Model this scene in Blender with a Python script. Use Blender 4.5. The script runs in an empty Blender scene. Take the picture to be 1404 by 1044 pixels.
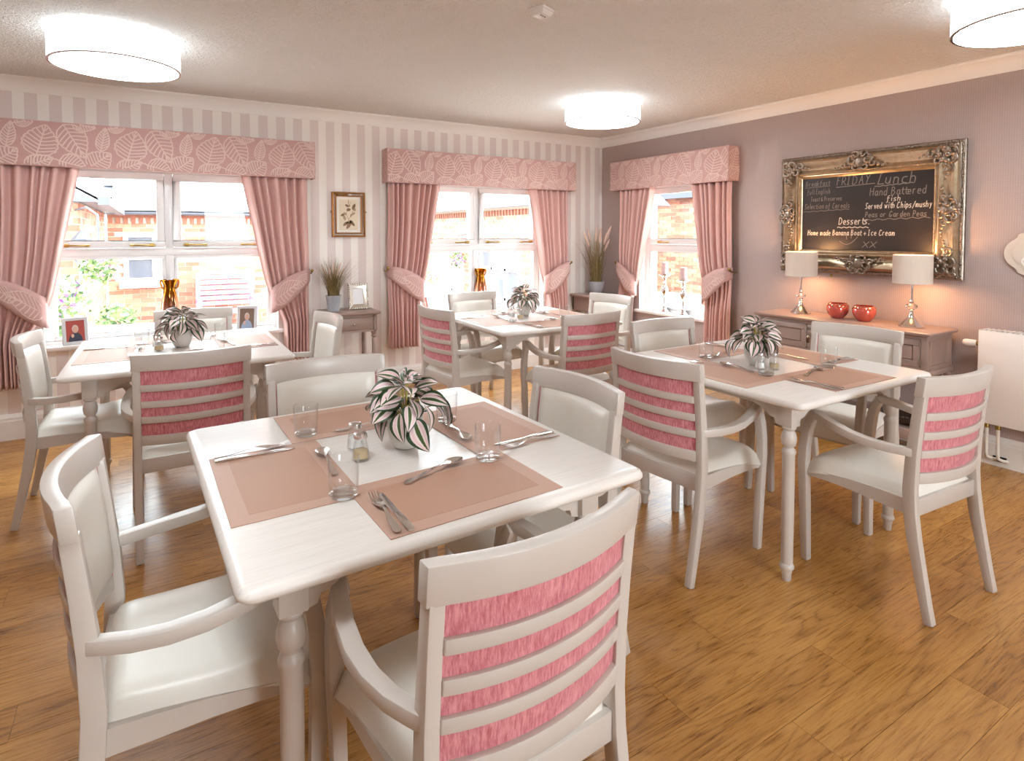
import bpy, bmesh, math, random
from mathutils import Vector, Matrix
random.seed(7)
R = math.radians
SC = bpy.context.scene
COL = SC.collection

# ------------------------------------------------------------------ camera
cam_d = bpy.data.cameras.new('camera')
cam_d.sensor_width = 36.0
cam_d.lens = 808.73 / 1404 * 36.0
cam_d.shift_y = -(522 - (319.7 + 808.73 * math.tan(R(2.125)))) / 1404
cam_d.clip_start = 0.05
cam = bpy.data.objects.new('camera', cam_d)
COL.objects.link(cam)
cam.location = (0, 0, 1.38)
cam.rotation_euler = (R(90 - 2.125), 0, -R(31.45))
SC.camera = cam

# ------------------------------------------------------------------ sky, light, exposure
SKY = 11.5
world = bpy.data.worlds.new('overcast_sky')
SC.world = world
world.use_nodes = True
bg = world.node_tree.nodes['Background']
bg.inputs[0].default_value = (0.84, 0.945, 1.0, 1)
bg.inputs[1].default_value = SKY
SC.view_settings.view_transform = 'Standard'
SC.view_settings.look = 'None'
SC.view_settings.exposure = 0.97
SC.view_settings.gamma = 1.0
SC.view_settings.use_curve_mapping = False
SC.cycles.max_bounces = 10
SC.cycles.diffuse_bounces = 5
SC.cycles.glossy_bounces = 4
SC.cycles.transmission_bounces = 8
SC.cycles.transparent_max_bounces = 16
SC.cycles.caustics_reflective = False
SC.cycles.caustics_refractive = False
SC.cycles.sample_clamp_indirect = 4.0
LAMP = 12.5           # ceiling lamp diffuser
SHADE = 1.7          # ceiling lamp drum

XR, YB, ZC = 4.270, 5.071, 2.405      # right wall, back wall, ceiling
XL, YF = -2.9, -2.6                   # the two walls behind the camera's view

def portal(loc, sx, sy, rot):
    d = bpy.data.lights.new('window_portal', 'AREA')
    d.shape = 'RECTANGLE'; d.size = sx; d.size_y = sy
    d.cycles.is_portal = True
    o = bpy.data.objects.new('window_portal', d)
    COL.objects.link(o); o.location = loc; o.rotation_euler = rot
WIN_BACK = [(-0.64, 0.875), (1.975, 3.49)]
WIN_Z = (0.575, 1.875)
WIN_RIGHT = (3.595, 4.475)
WIN_FILL = [(0.9, 2.35)]  # unseen opening added behind the camera, sized for fill light
for a, b in WIN_BACK:
    portal(((a + b) / 2, YB + 0.26, sum(WIN_Z) / 2), b - a, WIN_Z[1] - WIN_Z[0], (R(-90), 0, 0))
portal((XR + 0.26, sum(WIN_RIGHT) / 2, sum(WIN_Z) / 2), WIN_Z[1] - WIN_Z[0], WIN_RIGHT[1] - WIN_RIGHT[0], (0, R(90), 0))
for a, b in WIN_FILL:
    portal(((a + b) / 2, YF - 0.26, 1.4), b - a, 1.4, (R(90), 0, 0))  # portal of the added fill opening

# ------------------------------------------------------------------ materials
def lin(c):
    o = []
    for x in c:
        x = x / 255.0
        o.append(x / 12.92 if x <= 0.04045 else ((x + 0.055) / 1.055) ** 2.4)
    return (o[0], o[1], o[2], 1)
class N:
    """small node-tree builder"""
    def __init__(s, name):
        s.m = bpy.data.materials.new(name); s.m.use_nodes = True
        s.t = s.m.node_tree; s.t.nodes.clear()
        s.out = s.t.nodes.new('ShaderNodeOutputMaterial')
    def n(s, typ, **kw):
        nd = s.t.nodes.new('ShaderNode' + typ)
        for k, v in kw.items():
            if k.startswith('i_'):
                key = k[2:].replace('_', ' ')
                nd.inputs[key].default_value = v
            else:
                setattr(nd, k, v)
        return nd
    def l(s, a, b): s.t.links.new(a, b)
    def math(s, op, a, b=None, c=None):
        nd = s.t.nodes.new('ShaderNodeMath'); nd.operation = op
        for i, x in enumerate((a, b, c)):
            if x is None: continue
            if isinstance(x, (int, float)): nd.inputs[i].default_value = x
            else: s.l(x, nd.inputs[i])
        return nd.outputs[0]
    def mix(s, fac, a, b):
        nd = s.t.nodes.new('ShaderNodeMix'); nd.data_type = 'RGBA'
        for sock, x in ((nd.inputs[0], fac), (nd.inputs[6], a), (nd.inputs[7], b)):
            if isinstance(x, (int, float)): sock.default_value = x
            elif isinstance(x, tuple): sock.default_value = x
            else: s.l(x, sock)
        return nd.outputs[2]
    def pbsdf(s, col, rough=0.5, metal=0.0, **kw):
        p = s.t.nodes.new('ShaderNodeBsdfPrincipled')
        for sock, x in ((p.inputs['Base Color'], col), (p.inputs['Roughness'], rough), (p.inputs['Metallic'], metal)):
            if isinstance(x, (int, float, tuple)): sock.default_value = x
            else: s.l(x, sock)
        for k, v in kw.items(): p.inputs[k.replace('_', ' ')].default_value = v
        s.l(p.outputs[0], s.out.inputs[0]); s.p = p
        return p
    def bump(s, h, strength=0.3, dist=0.01):
        b = s.t.nodes.new('ShaderNodeBump')
        b.inputs['Strength'].default_value = strength; b.inputs['Distance'].default_value = dist
        s.l(h, b.inputs['Height']); s.l(b.outputs[0], s.p.inputs['Normal'])
    def noise(s, vec, scale, detail=3, rough=0.5, dist=0.0):
        nd = s.n('TexNoise', i_Scale=scale, i_Detail=detail, i_Roughness=rough, i_Distortion=dist)
        if vec is not None: s.l(vec, nd.inputs['Vector'])
        return nd.outputs[0]
    def scaled(s, vec, sc):
        mp = s.n('Mapping'); mp.inputs['Scale'].default_value = sc; s.l(vec, mp.inputs['Vector'])
        return mp.outputs[0]
    def obj(s): return s.n('TexCoord').outputs['Object']
    def pos(s): return s.n('NewGeometry').outputs['Position']
def plain(name, rgb, rough=0.5, metal=0.0, **kw):
    b = N(name); b.pbsdf(lin(rgb), rough, metal, **kw); return b.m
MT = {}
def mat_paint(name, rgb, rough=0.32, amt=0.06):
    b = N(name); c = lin(rgb)
    n1 = b.noise(b.obj(), 14, 3)
    dark = tuple(x * (1 - amt) for x in c[:3]) + (1,)
    b.pbsdf(b.mix(n1, dark, c), rough); b.bump(b.noise(b.obj(), 120, 2), 0.04, 0.002); return b.m
MT['paint'] = mat_paint('pale_painted_wood', (204, 194, 186), 0.3)
MT['white'] = mat_paint('white_gloss_paint', (242, 238, 234), 0.28, 0.02)
MT['cornice'] = mat_paint('cornice_paint', (246, 241, 236), 0.6, 0.02)
MT['upvc'] = plain('white_window_plastic', (244, 242, 242), 0.25)
MT['taupe'] = mat_paint('taupe_painted_wood', (158, 134, 124), 0.4, 0.08)
MT['taupe_dark'] = mat_paint('taupe_recess', (128, 106, 98), 0.5, 0.08)
MT['brass'] = plain('aged_brass', (170, 140, 80), 0.3, 1.0)
MT['steel'] = plain('polished_steel', (226, 224, 222), 0.2, 1.0)
MT['chrome'] = plain('chrome', (228, 222, 220), 0.06, 1.0)
MT['silver'] = plain('silver_leaf', (205, 196, 184), 0.28, 1.0)
MT['black'] = plain('black_rubber', (18, 18, 18), 0.5)
MT['cream_card'] = plain('cream_card', (236, 228, 218), 0.8)
MT['radiator'] = plain('radiator_enamel', (238, 230, 224), 0.3)
MT['pipe'] = plain('painted_pipe', (232, 224, 212), 0.4)
MT['plaster_white'] = plain('white_plastic', (236, 232, 230), 0.4)

def m_vinyl():
    b = N('cream_vinyl'); n1 = b.noise(b.obj(), 9, 2)
    b.pbsdf(b.mix(n1, lin((224, 217, 207)), lin((232, 226, 217))), 0.34)
    b.bump(b.noise(b.obj(), 260, 2), 0.06, 0.002); return b.m
MT['vinyl'] = m_vinyl()
def m_pink():
    b = N('pink_chenille')
    n1 = b.noise(b.scaled(b.obj(), (220, 220, 30)), 1.0, 4, 0.7)
    n2 = b.noise(b.obj(), 35, 3)
    f = b.math('ADD', b.math('MULTIPLY', n1, 0.75), b.math('MULTIPLY', n2, 0.25))
    r = b.n('ValToRGB'); r.color_ramp.elements[0].position = 0.36; r.color_ramp.elements[1].position = 0.64
    r.color_ramp.elements[0].color = lin((180, 88, 100)); r.color_ramp.elements[1].color = lin((224, 152, 157))
    b.l(f, r.inputs[0]); b.pbsdf(r.outputs[0], 0.85, 0, Sheen_Weight=0.3); b.bump(n1, 0.3, 0.003); return b.m
MT['pink'] = m_pink()
def m_top():
    b = N('limed_wood_top')
    o = b.obj()
    n1 = b.noise(b.scaled(o, (4, 90, 4)), 1.0, 6, 0.65, 0.4)
    n2 = b.noise(b.scaled(o, (10, 340, 10)), 1.0, 2)
    f = b.math('ADD', b.math('MULTIPLY', n1, 0.7), b.math('MULTIPLY', n2, 0.3))
    r = b.n('ValToRGB'); r.color_ramp.elements[0].position = 0.3; r.color_ramp.elements[1].position = 0.62
    r.color_ramp.elements[0].color = lin((222, 213, 206)); r.color_ramp.elements[1].color = lin((234, 227, 221))
    b.l(f, r.inputs[0]); b.pbsdf(r.outputs[0], 0.3); b.bump(n2, 0.05, 0.001); return b.m
MT['top'] = m_top()
def m_mat(name, c1, c2):
    b = N(name); o = b.obj()
    w1 = b.n('TexWave', i_Scale=200.0); w1.bands_direction = 'X'; b.l(o, w1.inputs['Vector'])
    w2 = b.n('TexWave', i_Scale=200.0); w2.bands_direction = 'Y'; b.l(o, w2.inputs['Vector'])
    f = b.math('MULTIPLY', w1.outputs[1], w2.outputs[1])
    b.pbsdf(b.mix(f, lin(c1), lin(c2)), 0.55); b.bump(f, 0.25, 0.001); return b.m
MT['mat_c'] = m_mat('placemat_centre_weave', (180, 138, 116), (194, 152, 130))
MT['mat_b'] = m_mat('placemat_border_weave', (190, 151, 132), (204, 167, 148))
def m_floor():
    b = N('oak_vinyl_plank')
    o = b.obj(); oi = b.n('ObjectInfo')
    off = b.n('CombineXYZ')
    b.l(b.math('MULTIPLY', oi.outputs['Random'], 37.0), off.inputs[0])
    b.l(b.math('MULTIPLY', oi.outputs['Random'], 91.0), off.inputs[1])
    add = b.n('VectorMath', operation='ADD'); b.l(o, add.inputs[0]); b.l(off.outputs[0], add.inputs[1])
    v = add.outputs[0]
    rings = b.noise(b.scaled(v, (0.9, 8.0, 1.0)), 1.0, 3, 0.5, 0.25)
    fr = b.math('FRACT', b.math('MULTIPLY', rings, 14.0))
    tri = b.math('ABSOLUTE', b.math('SUBTRACT', b.math('MULTIPLY', fr, 2.0), 1.0))
    fib = b.noise(b.scaled(v, (9, 190, 1)), 1.0, 4, 0.7)
    broad = b.noise(b.scaled(v, (1.5, 9, 1)), 1.0, 2)
    f = b.math('ADD', b.math('ADD', b.math('MULTIPLY', b.math('POWER', tri, 3.0), -0.20), b.math('MULTIPLY', fib, 0.62)), b.math('ADD', b.math('MULTIPLY', broad, 0.42), 0.15))
    f = b.math('ADD', f, b.math('MULTIPLY', b.math('SUBTRACT', oi.outputs['Random'], 0.5), 0.14))
    r = b.n('ValToRGB')
    e = r.color_ramp.elements
    e[0].position = 0.33; e[0].color = lin((112, 70, 30)); e[1].position = 0.86; e[1].color = lin((200, 148, 82))
    m = e.new(0.56); m.color = lin((164, 113, 55))
    b.l(f, r.inputs[0])
    rough = b.math('ADD', b.math('MULTIPLY', fib, 0.18), 0.20)
    b.pbsdf(r.outputs[0], rough); b.bump(fib, 0.12, 0.002); return b.m
MT['floor'] = m_floor()
def m_stripe():
    b = N('striped_wallpaper')
    g = b.pos(); sx = b.n('SeparateXYZ'); b.l(g, sx.inputs[0])
    fr = b.math('FRACT', b.math('ADD', b.math('DIVIDE', b.math('ADD', sx.outputs[0], 0.768), 0.1316), 50.0))
    st = b.math('LESS_THAN', fr, 0.5)
    edge = b.math('MINIMUM', b.math('ABSOLUTE', b.math('SUBTRACT', fr, 0.5)), b.math('MINIMUM', fr, b.math('SUBTRACT', 1.0, fr)))
    line = b.math('LESS_THAN', edge, 0.012)
    fib = b.noise(b.scaled(g, (60, 1, 420)), 1.0, 3)
    cream = b.mix(fib, lin((240, 232, 225)), lin((248, 241, 234)))
    mauve = b.mix(fib, lin((222, 206, 201)), lin((231, 217, 212)))
    c = b.mix(st, mauve, cream)
    c = b.mix(b.math('MULTIPLY', line, 0.35), c, lin((200, 182, 178)))
    b.pbsdf(c, 0.65); return b.m
MT['stripe'] = m_stripe()
def m_mauve():
    b = N('woven_mauve_wallpaper')
    g = b.pos()
    w1 = b.n('TexWave', i_Scale=26.0, i_Distortion=1.2); w1.bands_direction = 'Y'; b.l(g, w1.inputs['Vector'])
    w2 = b.n('TexWave', i_Scale=36.0, i_Distortion=1.2); w2.bands_direction = 'Z'; b.l(g, w2.inputs['Vector'])
    f = b.math('MULTIPLY', w1.outputs[1], w2.outputs[1])
    n1 = b.noise(g, 3, 2)
    c = b.mix(f, lin((172, 153, 148)), lin((191, 173, 167)))
    c = b.mix(b.math('MULTIPLY', n1, 0.25), c, lin((182, 163, 157)))
    b.pbsdf(c, 0.5); b.bump(f, 0.25, 0.003); return b.m
MT['mauve'] = m_mauve()
def m_ceiling():
    b = N('textured_ceiling')
    g = b.pos(); n1 = b.noise(g, 48, 4, 0.6, 0.8)
    b.pbsdf(lin((247, 243, 239)), 0.8); b.bump(n1, 1.0, 0.03); return b.m
MT['ceiling'] = m_ceiling()
def m_cloth(name, c1, c2, sc=(260, 260, 260)):
    b = N(name); n1 = b.noise(b.scaled(b.obj(), sc), 1.0, 3, 0.6)
    n2 = b.noise(b.obj(), 6, 2)
    f = b.math('ADD', b.math('MULTIPLY', n1, 0.6), b.math('MULTIPLY', n2, 0.4))
    b.pbsdf(b.mix(f, lin(c1), lin(c2)), 0.8, 0, Sheen_Weight=0.15); b.bump(n1, 0.15, 0.001); return b.m
MT['curtain'] = m_cloth('dusty_pink_curtain', (208, 163, 155), (223, 182, 174))
MT['pelmet'] = m_cloth('pelmet_fabric', (192, 146, 139), (208, 168, 161))
MT['leafline'] = m_cloth('pelmet_leaf_thread', (216, 186, 178), (230, 202, 193))
MT['linen'] = m_cloth('linen_shade', (208, 192, 178), (224, 208, 194), (300, 300, 40))
def m_emit(name, rgb, s):
    b = N(name); e = b.n('Emission'); e.inputs[0].default_value = lin(rgb); e.inputs[1].default_value = s
    b.l(e.outputs[0], b.out.inputs[0]); return b.m
MT['lamp'] = m_emit('lamp_diffuser', (234, 245, 250), LAMP)
MT['drum'] = m_emit('lit_drum_fabric', (238, 246, 250), SHADE)
def m_thin(name, tint, gl=1.0):
    b = N(name)
    tr = b.n('BsdfTransparent'); tr.inputs[0].default_value = tint
    g = b.n('BsdfGlossy'); g.inputs['Roughness'].default_value = 0.02
    lw = b.n('LayerWeight'); lw.inputs[0].default_value = 0.5
    fz = b.math('ADD', b.math('MULTIPLY', b.math('POWER', lw.outputs['Facing'], 4.0), 0.75), 0.035)
    mx = b.n('MixShader'); b.l(b.math('MULTIPLY', fz, gl), mx.inputs[0])
    b.l(tr.outputs[0], mx.inputs[1]); b.l(g.outputs[0], mx.inputs[2]); b.l(mx.outputs[0], b.out.inputs[0]); return b.m
MT['pane'] = m_thin('window_glass', (0.97, 0.98, 0.98, 1), 0.6)
MT['glass'] = m_thin('clear_glass', (0.985, 0.988, 0.988, 1), 1.1)
MT['glass_base'] = m_thin('thick_clear_glass', (0.94, 0.95, 0.945, 1), 1.6)
def m_amber():
    b = N('amber_glass')
    sp = b.n('SeparateXYZ'); b.l(b.obj(), sp.inputs[0])
    r = b.n('ValToRGB'); e = r.color_ramp.elements
    e[0].position = 0.35; e[0].color = (0.97, 0.80, 0.79, 1); e[1].position = 0.78; e[1].color = (0.62, 0.30, 0.03, 1)
    b.l(b.math('DIVIDE', sp.outputs[2], 0.42), r.inputs[0])
    tr = b.n('BsdfTransparent'); b.l(r.outputs[0], tr.inputs[0])
    g = b.n('BsdfGlossy'); g.inputs['Roughness'].default_value = 0.05; b.l(r.outputs[0], g.inputs[0])
    mx = b.n('MixShader'); mx.inputs[0].default_value = 0.35
    b.l(tr.outputs[0], mx.inputs[1]); b.l(g.outputs[0], mx.inputs[2]); b.l(mx.outputs[0], b.out.inputs[0]); return b.m
MT['amber'] = m_amber()
def m_gold():
    b = N('antique_gold_silver')
    n1 = b.noise(b.obj(), 30, 4, 0.6)
    b.pbsdf(b.mix(n1, lin((148, 124, 94)), lin((206, 188, 162))), 0.32, 0.9); b.bump(n1, 0.2, 0.003); return b.m
MT['gold'] = m_gold()
def m_antique():
    b = N('antique_silver_relief')
    n1 = b.noise(b.obj(), 45, 4, 0.6)
    b.pbsdf(b.mix(n1, lin((84, 70, 58)), lin((190, 176, 162))), 0.3, 0.9); b.bump(n1, 0.3, 0.003); return b.m
MT['antique'] = m_antique()
MT['gilt'] = plain('gilt_wood', (178, 122, 62), 0.35, 0.7)
MT['mirror'] = plain('mirror_glass', (215, 212, 210), 0.04, 1.0)
def m_board():
    b = N('chalkboard'); n1 = b.noise(b.obj(), 7, 4)
    b.pbsdf(b.mix(n1, lin((26, 21, 20)), lin((40, 34, 33))), 0.42); return b.m
MT['board'] = m_board()
MT['chalk'] = plain('chalk', (196, 190, 182), 0.9)
MT['chalk_dim'] = plain('faint_chalk', (128, 122, 118), 0.9)
def m_leaf():
    b = N('striped_leaf')
    uv = b.n('UVMap'); sp = b.n('SeparateXYZ'); b.l(uv.outputs[0], sp.inputs[0])
    t = b.math('ABSOLUTE', b.math('SUBTRACT', b.math('MULTIPLY', sp.outputs[0], 2.0), 1.0))
    nz = b.noise(b.obj(), 30, 2)
    t2 = b.math('ADD', t, b.math('MULTIPLY', b.math('SUBTRACT', nz, 0.5), 0.12))
    r = b.n('ValToRGB'); e = r.color_ramp.elements
    e[0].position = 0.0; e[0].color = lin((78, 96, 52))
    e[1].position = 1.0; e[1].color = lin((38, 58, 34))
    for p, c in ((0.15, (56, 80, 42)), (0.22, (238, 226, 216)), (0.45, (226, 188, 194)), (0.66, (234, 214, 210)), (0.73, (48, 72, 40))):
        x = e.new(p); x.color = lin(c)
    b.l(t2, r.inputs[0]); b.pbsdf(r.outputs[0], 0.42); return b.m
MT['leaf'] = m_leaf()
MT['stem'] = plain('yellow_green_stem', (176, 168, 84), 0.5)
def m_pot():
    b = N('ribbed_white_ceramic'); sp = b.n('SeparateXYZ'); o = b.obj(); b.l(o, sp.inputs[0])
    w = b.n('TexWave', i_Scale=90.0, i_Distortion=2.0, i_Detail=2.0); w.bands_direction = 'Z'; b.l(o, w.inputs['Vector'])
    b.pbsdf(lin((226, 221, 214)), 0.45); b.bump(w.outputs[1], 0.3, 0.003); return b.m
MT['pot'] = m_pot()
MT['zinc'] = m_cloth('grey_zinc', (150, 152, 158), (180, 181, 186), (40, 40, 8))
def m_blade():
    b = N('dry_grass'); n1 = b.noise(b.obj(), 60, 2)
    sp = b.n('SeparateXYZ'); b.l(b.obj(), sp.inputs[0])
    c = b.mix(n1, lin((112, 96, 52)), lin((150, 128, 84)))
    b.pbsdf(c, 0.6); return b.m
MT['blade'] = m_blade()
MT['plume'] = m_cloth('pink_plume', (214, 178, 160), (236, 208, 194))
MT['coral'] = plain('coral_lustre', (200, 92, 78), 0.12, 0.35, Coat_Weight=0.6)
MT['coral_rim'] = plain('speckled_gold_rim', (210, 160, 120), 0.25, 0.8)
MT['candle'] = m_cloth('patterned_candle', (190, 140, 140), (240, 220, 218), (60, 60, 60))
MT['plaque'] = m_cloth('stone_plaque', (206, 190, 176), (222, 208, 194), (50, 50, 50))
MT['salt'] = plain('salt', (246, 244, 242), 0.8)
MT['pepper'] = m_cloth('ground_pepper', (188, 160, 116), (222, 200, 160), (500, 500, 500))
MT['soil'] = plain('dark_soil', (40, 32, 26), 0.9)
def m_brick():
    b = N('red_brick'); a = b.n('Attribute', attribute_name='tone')
    n1 = b.noise(b.obj(), 22, 3)
    f = b.math('ADD', b.math('MULTIPLY', a.outputs['Fac'], 0.7), b.math('MULTIPLY', n1, 0.3))
    r = b.n('ValToRGB'); e = r.color_ramp.elements
    e[0].position = 0.1; e[0].color = lin((126, 74, 58)); e[1].position = 0.9; e[1].color = lin((182, 124, 100))
    b.l(f, r.inputs[0]); b.pbsdf(r.outputs[0], 0.9); return b.m
MT['brick'] = m_brick()
MT['mortar'] = plain('pale_mortar', (186, 172, 158), 0.95)
def m_slate():
    b = N('grey_slate'); a = b.n('Attribute', attribute_name='tone')
    b.pbsdf(b.mix(a.outputs['Fac'], lin((126, 126, 130)), lin((158, 158, 160))), 0.6); return b.m
MT['slate'] = m_slate()
MT['gutter'] = plain('dark_gutter', (70, 72, 80), 0.5)
MT['darkglass'] = plain('dark_window_glass', (84, 86, 94), 0.1)
MT['bench'] = plain('lilac_painted_wood', (140, 118, 164), 0.5)
MT['paving'] = m_cloth('pale_paving', (190, 182, 172), (206, 198, 188), (4, 4, 4))
MT['green'] = plain('garden_green', (110, 134, 74), 0.6)
MT['green2'] = plain('dark_garden_green', (66, 94, 52), 0.6)
MT['purple'] = plain('purple_petal', (128, 70, 170), 0.6)
MT['pinkpetal'] = plain('pink_petal', (220, 130, 190), 0.6)
MT['redpetal'] = plain('red_petal', (214, 80, 80), 0.6)
MT['greybox'] = plain('grey_planter', (128, 132, 142), 0.6)

# ------------------------------------------------------------------ mesh helpers
class MB:
    def __init__(s): s.v = []; s.f = []; s.uv = {}; s.tone = None
    def add(s, vs, fs):
        o = len(s.v); s.v += [tuple(x) for x in vs]; s.f += [tuple(i + o for i in f) for f in fs]; return o
    def box(s, x0, x1, y0, y1, z0, z1):
        s.add([(x0, y0, z0), (x1, y0, z0), (x1, y1, z0), (x0, y1, z0), (x0, y0, z1), (x1, y0, z1), (x1, y1, z1), (x0, y1, z1)],
              [(3, 2, 1, 0), (4, 5, 6, 7), (0, 1, 5, 4), (1, 2, 6, 5), (2, 3, 7, 6), (3, 0, 4, 7)]); return s
    def lathe(s, prof, n=24, c=(0, 0, 0), closed=False):
        vs = []; fs = []
        for r, z in prof:
            for k in range(n):
                a = 2 * math.pi * k / n
                vs.append((c[0] + r * math.cos(a), c[1] + r * math.sin(a), c[2] + z))
        m = len(prof)
        for i in range(m if closed else m - 1):
            j = (i + 1) % m
            for k in range(n):
                k2 = (k + 1) % n
                fs.append((i * n + k, i * n + k2, j * n + k2, j * n + k))
        if not closed:
            if prof[0][0] > 1e-6: fs.append(tuple(reversed(range(n))))
            if prof[-1][0] > 1e-6: fs.append(tuple(range((m - 1) * n, m * n)))
        s.add(vs, fs); return s
    def rings(s, rings, cap=True, loop=True):
        """skin of equal-length point rings"""
        n = len(rings[0]); vs = [p for r in rings for p in r]; fs = []
        for i in range(len(rings) - 1):
            for k in range(n if loop else n - 1):
                k2 = (k + 1) % n
                fs.append((i * n + k, i * n + k2, (i + 1) * n + k2, (i + 1) * n + k))
        if cap and loop:
            fs.append(tuple(reversed(range(n)))); fs.append(tuple(range((len(rings) - 1) * n, len(rings) * n)))
        s.add(vs, fs); return s
    def sweep(s, path, w, h, side=(1, 0, 0)):
        """rectangular bar along a path; w along `side`, h across; w, h numbers or lists"""
        P = [Vector(p) for p in path]; sd = Vector(side); rs = []
        for i, p in enumerate(P):
            t = (P[min(i + 1, len(P) - 1)] - P[max(i - 1, 0)]).normalized()
            a = (sd - t * sd.dot(t)).normalized(); b = t.cross(a)
            ww = (w[i] if isinstance(w, (list, tuple)) else w) / 2; hh = (h[i] if isinstance(h, (list, tuple)) else h) / 2
            rs.append([p - a * ww - b * hh, p + a * ww - b * hh, p + a * ww + b * hh, p - a * ww + b * hh])
        return s.rings(rs)
    def tube(s, path, r, n=8):
        P = [Vector(p) for p in path]; rs = []; up = Vector((0, 0, 1))
        t0 = (P[1] - P[0]).normalized()
        a = t0.cross(up) if abs(t0.dot(up)) < 0.9 else t0.cross(Vector((1, 0, 0)))
        a.normalize()
        for i, p in enumerate(P):
            t = (P[min(i + 1, len(P) - 1)] - P[max(i - 1, 0)]).normalized()
            a = (a - t * a.dot(t)).normalized(); b = t.cross(a)
            rr = r[i] if isinstance(r, (list, tuple)) else r
            rs.append([p + (a * math.cos(2 * math.pi * k / n) + b * math.sin(2 * math.pi * k / n)) * rr for k in range(n)])
        return s.rings(rs)
    def prism(s, poly, fn0, fn1):
        """polygon extruded between two maps of its 2D points"""
        n = len(poly); s.add([fn0(*p) for p in poly] + [fn1(*p) for p in poly],
            [tuple(reversed(range(n))), tuple(range(n, 2 * n))] + [(k, (k + 1) % n, n + (k + 1) % n, n + k) for k in range(n)]); return s
    def grid(s, nu, nv, fn, flip=False):
        vs = [fn(i / nu, j / nv) for j in range(nv + 1) for i in range(nu + 1)]
        fs = [(j * (nu + 1) + i, j * (nu + 1) + i + 1, (j + 1) * (nu + 1) + i + 1, (j + 1) * (nu + 1) + i) for j in range(nv) for i in range(nu)]
        if flip: fs = [tuple(reversed(f)) for f in fs]
        s.add(vs, fs); return s
    def blob(s, c, r, n=8, m=5, sq=(1, 1, 1)):
        prof = [(math.sin(math.pi * i / m) + (1e-7 if i in (0, m) else 0), -math.cos(math.pi * i / m)) for i in range(m + 1)]
        vs = []; fs = []
        for q, z in prof:
            for k in range(n):
                a = 2 * math.pi * k / n
                vs.append((c[0] + r * sq[0] * q * math.cos(a), c[1] + r * sq[1] * q * math.sin(a), c[2] + r * sq[2] * z))
        for i in range(m):
            for k in range(n):
                fs.append((i * n + k, i * n + (k + 1) % n, (i + 1) * n + (k + 1) % n, (i + 1) * n + k))
        s.add(vs, fs); return s
    def xform(s, M, i0=0):
        for i in range(i0, len(s.v)): s.v[i] = tuple(M @ Vector(s.v[i]))
        return s
def mesh_of(name, mb, mats, smooth=None, bevel=0, seg=2, mids=None):
    me = bpy.data.meshes.new(name)
    me.from_pydata(mb.v, [], mb.f)
    if bevel:
        bm = bmesh.new(); bm.from_mesh(me)
        bmesh.ops.remove_doubles(bm, verts=bm.verts, dist=1e-6)
        es = [e for e in bm.edges if len(e.link_faces) == 2 and e.calc_face_angle(0) > R(30)]
        bmesh.ops.bevel(bm, geom=es, offset=bevel, segments=seg, profile=0.5, affect='EDGES', clamp_overlap=True)
        bm.to_mesh(me); bm.free()
    for m in (mats if isinstance(mats, (list, tuple)) else [mats]): me.materials.append(MT[m] if isinstance(m, str) else m)
    if mids: me.polygons.foreach_set('material_index', mids)
    if smooth is not None or bevel:
        me.polygons.foreach_set('use_smooth', [True] * len(me.polygons))
        me.set_sharp_from_angle(angle=R(smooth if smooth is not None else 35))
    me.update(); return me
def mk(name, mb, mats, parent=None, smooth=None, bevel=0, seg=2, loc=None, rz=0, kind=None, label=None, mids=None):
    me = mb if isinstance(mb, bpy.types.Mesh) else mesh_of(name, mb, mats, smooth, bevel, seg, mids)
    o = bpy.data.objects.new(name, me); COL.objects.link(o)
    if parent: o.parent = parent
    if loc: o.location = loc
    if rz: o.rotation_euler = (0, 0, rz)
    if kind: o['kind'] = kind
    if label: o['label'] = label
    return o
def tag(o, label, cat, group=None):
    o['label'] = label; o['category'] = cat
    if group: o['group'] = group
    return o
def thing(name, label, cat, loc=(0, 0, 0), rz=0, group=None):
    o = bpy.data.objects.new(name, None); COL.objects.link(o)
    o.empty_display_size = 0.05; o.location = loc; o.rotation_euler = (0, 0, rz)
    return tag(o, label, cat, group)
def dup(root, label=None, loc=None, rz=None, parent=None):
    c = root.copy(); COL.objects.link(c); c.parent = parent
    if label: c['label'] = label
    if loc is not None: c.location = loc
    if rz is not None: c.rotation_euler = (0, 0, rz)
    for ch in root.children: dup(ch, parent=c)
    return c
def struct(name, mb, mat, parent=None, **kw):
    o = mk(name, mb, mat, parent, **kw)
    if not parent: o['kind'] = 'structure'
    return o
def strokes_to(mb, lines, width, fn, clip=None, nrm=(0, -1, 0)):
    """2D polylines -> thin flat ribbons mapped by fn(u, v)"""
    for kk, ln in enumerate(lines):
        for i in range(len(ln) - 1):
            st = Vector(nrm) * (0.00006 * ((kk * 3 + i * 7) % 23))
            (x0, y0), (x1, y1) = ln[i], ln[i + 1]
            if clip and not all(clip[0] <= x <= clip[1] and clip[2] <= y <= clip[3] for x, y in (ln[i], ln[i + 1])): continue
            dx, dy = x1 - x0, y1 - y0; L = math.hypot(dx, dy)
            if L < 1e-6: continue
            nx, ny = -dy / L * width / 2, dx / L * width / 2; ex, ey = dx / L * width * .3, dy / L * width * .3
            mb.add([Vector(q) + st for q in (fn(x0 - nx - ex, y0 - ny - ey), fn(x1 - nx + ex, y1 - ny + ey), fn(x1 + nx + ex, y1 + ny + ey), fn(x0 + nx - ex, y0 + ny - ey))], [(0, 1, 2, 3)])
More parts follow.
